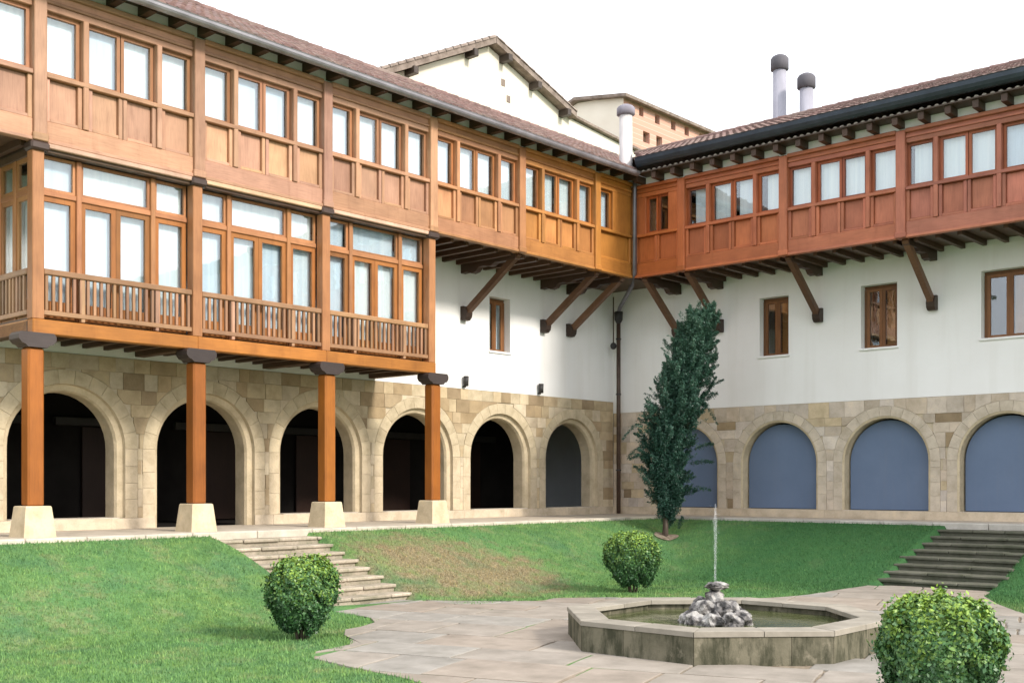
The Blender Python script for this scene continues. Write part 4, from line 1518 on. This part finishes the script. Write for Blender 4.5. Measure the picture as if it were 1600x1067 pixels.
def bush(label, x, y, z, hgt, rad, foot, count, seed):
    o = thing('clipped_bush', label, 'bush', (x, y, z), 'clipped evergreen bushes of the court')
    r_ = np.random.default_rng(seed)
    ph = r_.uniform(0, 6.28, 6)
    zz = r_.random(count)
    # weight so that the dome top and sides are evenly covered
    th = np.arccos(1 - 2 * r_.random(count) * .93)
    az = r_.uniform(0, 2 * np.pi, count)
    dz = np.cos(th)
    rr = np.sin(th)
    shp = np.where(dz < 0, foot + (1 - foot) * (1 + dz), 1.0)
    lump = 1 + .05 * np.sin(3 * az + ph[0] + 2 * dz) + .045 * np.sin(5 * az + ph[1] - 3 * dz) + .035 * np.sin(9 * az + ph[2] + 5 * dz) + .03 * np.sin(11 * dz + 4 * az + ph[3])
    deep = 1 - np.abs(r_.normal(0, .075, count))
    boxy = 1 / np.maximum(.001, (np.abs(dz) ** 3.0 + np.abs(rr) ** 3.0)) ** (1 / 3.0)
    k = lump * deep * boxy
    px_ = x + np.cos(az) * rr * shp * rad * k
    py_ = y + np.sin(az) * rr * shp * rad * k
    pz_ = z + .09 + (hgt - .09) * (.5 + .5 * dz * k)
    P_ = np.stack([px_, py_, pz_], -1)
    # stray shoots
    Nn = np.stack([np.cos(az) * rr, np.sin(az) * rr, dz], -1)
    bald = np.sin(7 * az + ph[5] + 4 * dz) * np.sin(6 * dz + ph[4] + 3 * az)
    P_ -= Nn * (np.clip(bald - .55, 0, 1) * r_.uniform(.1, .5, count))[:, None]
    sel = r_.random(count) < .06
    P_[sel] += Nn[sel] * r_.uniform(.0, .08, sel.sum())[:, None]
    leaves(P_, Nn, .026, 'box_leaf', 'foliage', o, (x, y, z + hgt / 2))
    for i in range(7):
        a = 2 * math.pi * i / 7 + ph[4]
        tube('stem', [(x + math.cos(a) * .05, y + math.sin(a) * .05, z - .05), (x + math.cos(a) * .12, y + math.sin(a) * .12, z + .25), (x + math.cos(a + .3) * rad * .5, y + math.sin(a + .3) * rad * .5, z + hgt * .6)], [.022, .016, .006], 'bark', o, None, 6)
bush('round clipped green bush on the lawn below the pale steps', 8.34, -17.80, .0, 1.04, .46, .5, 26000, 1)
bush('round clipped green bush on the far lawn left of the fountain', 7.75, -9.75, .02, 1.08, .51, .6, 22000, 2)
bush('large round clipped green bush in front, cut by the bottom edge at right', 16.44, -17.49, .0, 1.06, .475, .75, 42000, 3)

# ------------------------------------------------------------------ leaning cypress
CX, CY = 4.15, -3.40
CZ = float(height(np.array(CX), np.array(CY)))
cy_t = thing('cypress_tree', 'dark leaning cypress tree with ragged crown in front of the right wing', 'tree', (CX, CY, CZ))
RV = np.array([math.cos(YAW), math.sin(YAW), 0])
FV = np.array([-math.sin(YAW), math.cos(YAW), 0])
HS = np.array([.62, .95, 1.4, 1.9, 2.4, 2.9, 3.3, 3.7, 4.2, 4.7, 5.2, 5.6, 5.95])
LO = np.array([-.06, -.24, -.44, -.58, -.62, -.56, -.40, -.22, -.10, .12, .40, .66, .86])
HI = np.array([.14, .30, .46, .58, .70, .82, .96, 1.08, 1.12, 1.14, 1.16, 1.14, 1.0])
def crown_c(h):
    return (np.interp(h, HS, LO) + np.interp(h, HS, HI)) / 2
def crown_r(h):
    return (np.interp(h, HS, HI) - np.interp(h, HS, LO)) / 2
base_v = np.array([CX, CY, CZ])
trunk = [(h, float(np.interp(h, [0, .6, 2, 4, 5.6], [0, .02, .10, .45, .85]))) for h in (-.1, .3, .7, 1.4, 2.4, 3.4, 4.4, 5.3)]
tube('trunk', [tuple(base_v + RV * s + np.array([0, 0, h])) for h, s in trunk], [.085, .07, .062, .055, .045, .034, .022, .01], 'bark', cy_t, None, 9)
PP, NNs = [], []
def spray(p0, d0, length, curl, cnt, wid, down=0.0):
    d0 = d0 / np.linalg.norm(d0)
    t_ = rng.random(cnt) ** .8
    up = np.array([0, 0, 1.0])
    path = p0 + d0 * (t_ * length)[:, None] + up * (curl * t_ ** 2 * length)[:, None]
    w_ = wid * (1 - .72 * t_) * (.35 + t_ * 1.3).clip(0, 1)
    path = path + rng.normal(size=(cnt, 3)) * w_[:, None]
    PP.append(path)
    nn = rng.normal(size=(cnt, 3)) * .6 + d0
    NNs.append(nn)
for i in range(420):                                      # inner mass
    h = .62 + 4.9 * rng.random()
    c, r_ = crown_c(h), crown_r(h)
    a = rng.uniform(0, 2 * np.pi)
    out = RV * math.cos(a) + FV * math.sin(a)
    p0 = base_v + RV * c + out * r_ * rng.uniform(.1, .5) + np.array([0, 0, h - .2])
    spray(p0, out * rng.uniform(.2, .5) + np.array([0, 0, 1.0]) + RV * .12, rng.uniform(.35, .6), 0.0, 300, .08)
for i in range(95):                                       # plumes: upswept tufts with gaps between them
    h = .62 + 5.0 * ((i + rng.random()) / 95) ** .95
    c, r_ = crown_c(h), crown_r(h)
    a = i * 2.399 + rng.uniform(-.3, .3)
    out = RV * math.cos(a) + FV * math.sin(a) * .9
    p0 = base_v + RV * c + out * r_ * rng.uniform(.35, .62) + np.array([0, 0, h - .30])
    axis = out * rng.uniform(.35, .85) * min(1, r_ / .45) + np.array([0, 0, 1.0]) + RV * .15
    axis /= np.linalg.norm(axis)
    pl = rng.uniform(.55, .95) * min(1, .25 + r_ / .75)
    for j in range(8):
        f_ = j / 8
        side = rng.normal(size=3) * .09 * (1.15 - f_)
        spray(p0 + axis * pl * f_ * .75 + side, axis + rng.normal(size=3) * .28, rng.uniform(.22, .36), 0.0, 185, .05 * (1.2 - .5 * f_))
for i in range(60):                                       # ragged tips that break the outline
    h = rng.uniform(.9, 5.6)
    c, r_ = crown_c(h), crown_r(h)
    sg = rng.choice([-1, 1])
    out = RV * sg + FV * rng.uniform(-.5, .5)
    p0 = base_v + RV * c + out * r_ * .85 + np.array([0, 0, h - .1])
    spray(p0, out * rng.uniform(.4, .9) + np.array([0, 0, rng.uniform(.1, 1.0)]), rng.uniform(.2, .38), 0, 45, .035)
# drooping arms seen in the outline: (side, height, length, rise, curl)
for s_, h, l_, dz_, cu in ((-.62, 2.95, .55, .35, -.9), (-.55, 2.35, .50, .45, -.8), (-.60, 2.1, .40, .5, -.5), (.80, 3.55, .62, .45, -1.2), (.85, 1.95, .45, .4, -.3), (.62, 1.25, .65, .45, -.35), (.95, 2.3, .40, .7, -.3), (.95, 4.35, .35, .3, -.8), (1.05, 5.1, .30, .3, -.9)):
    p0 = base_v + RV * (s_ - math.copysign(.22, s_)) + np.array([0, 0, h - .12])
    spray(p0, RV * math.copysign(1, s_) + np.array([0, 0, dz_]), l_ + .16, cu, 330, .055)
PP = np.concatenate(PP)
NNs = np.concatenate(NNs)
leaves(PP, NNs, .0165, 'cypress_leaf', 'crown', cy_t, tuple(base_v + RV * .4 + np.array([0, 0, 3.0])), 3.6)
V = [(CX + math.cos(a) * .30 * (1 + .12 * math.sin(3 * a)), CY + math.sin(a) * .30 * (1 + .12 * math.sin(3 * a)), 0) for a in [2 * math.pi * i / 24 for i in range(24)]]
V = [(x, y, float(height(np.array(x), np.array(y))) + .03) for x, y, _ in V] + [(CX, CY, CZ + .07)]
mesh_obj('soil_ring', V, [(i, (i + 1) % 24, 24) for i in range(24)], 'soil', cy_t)
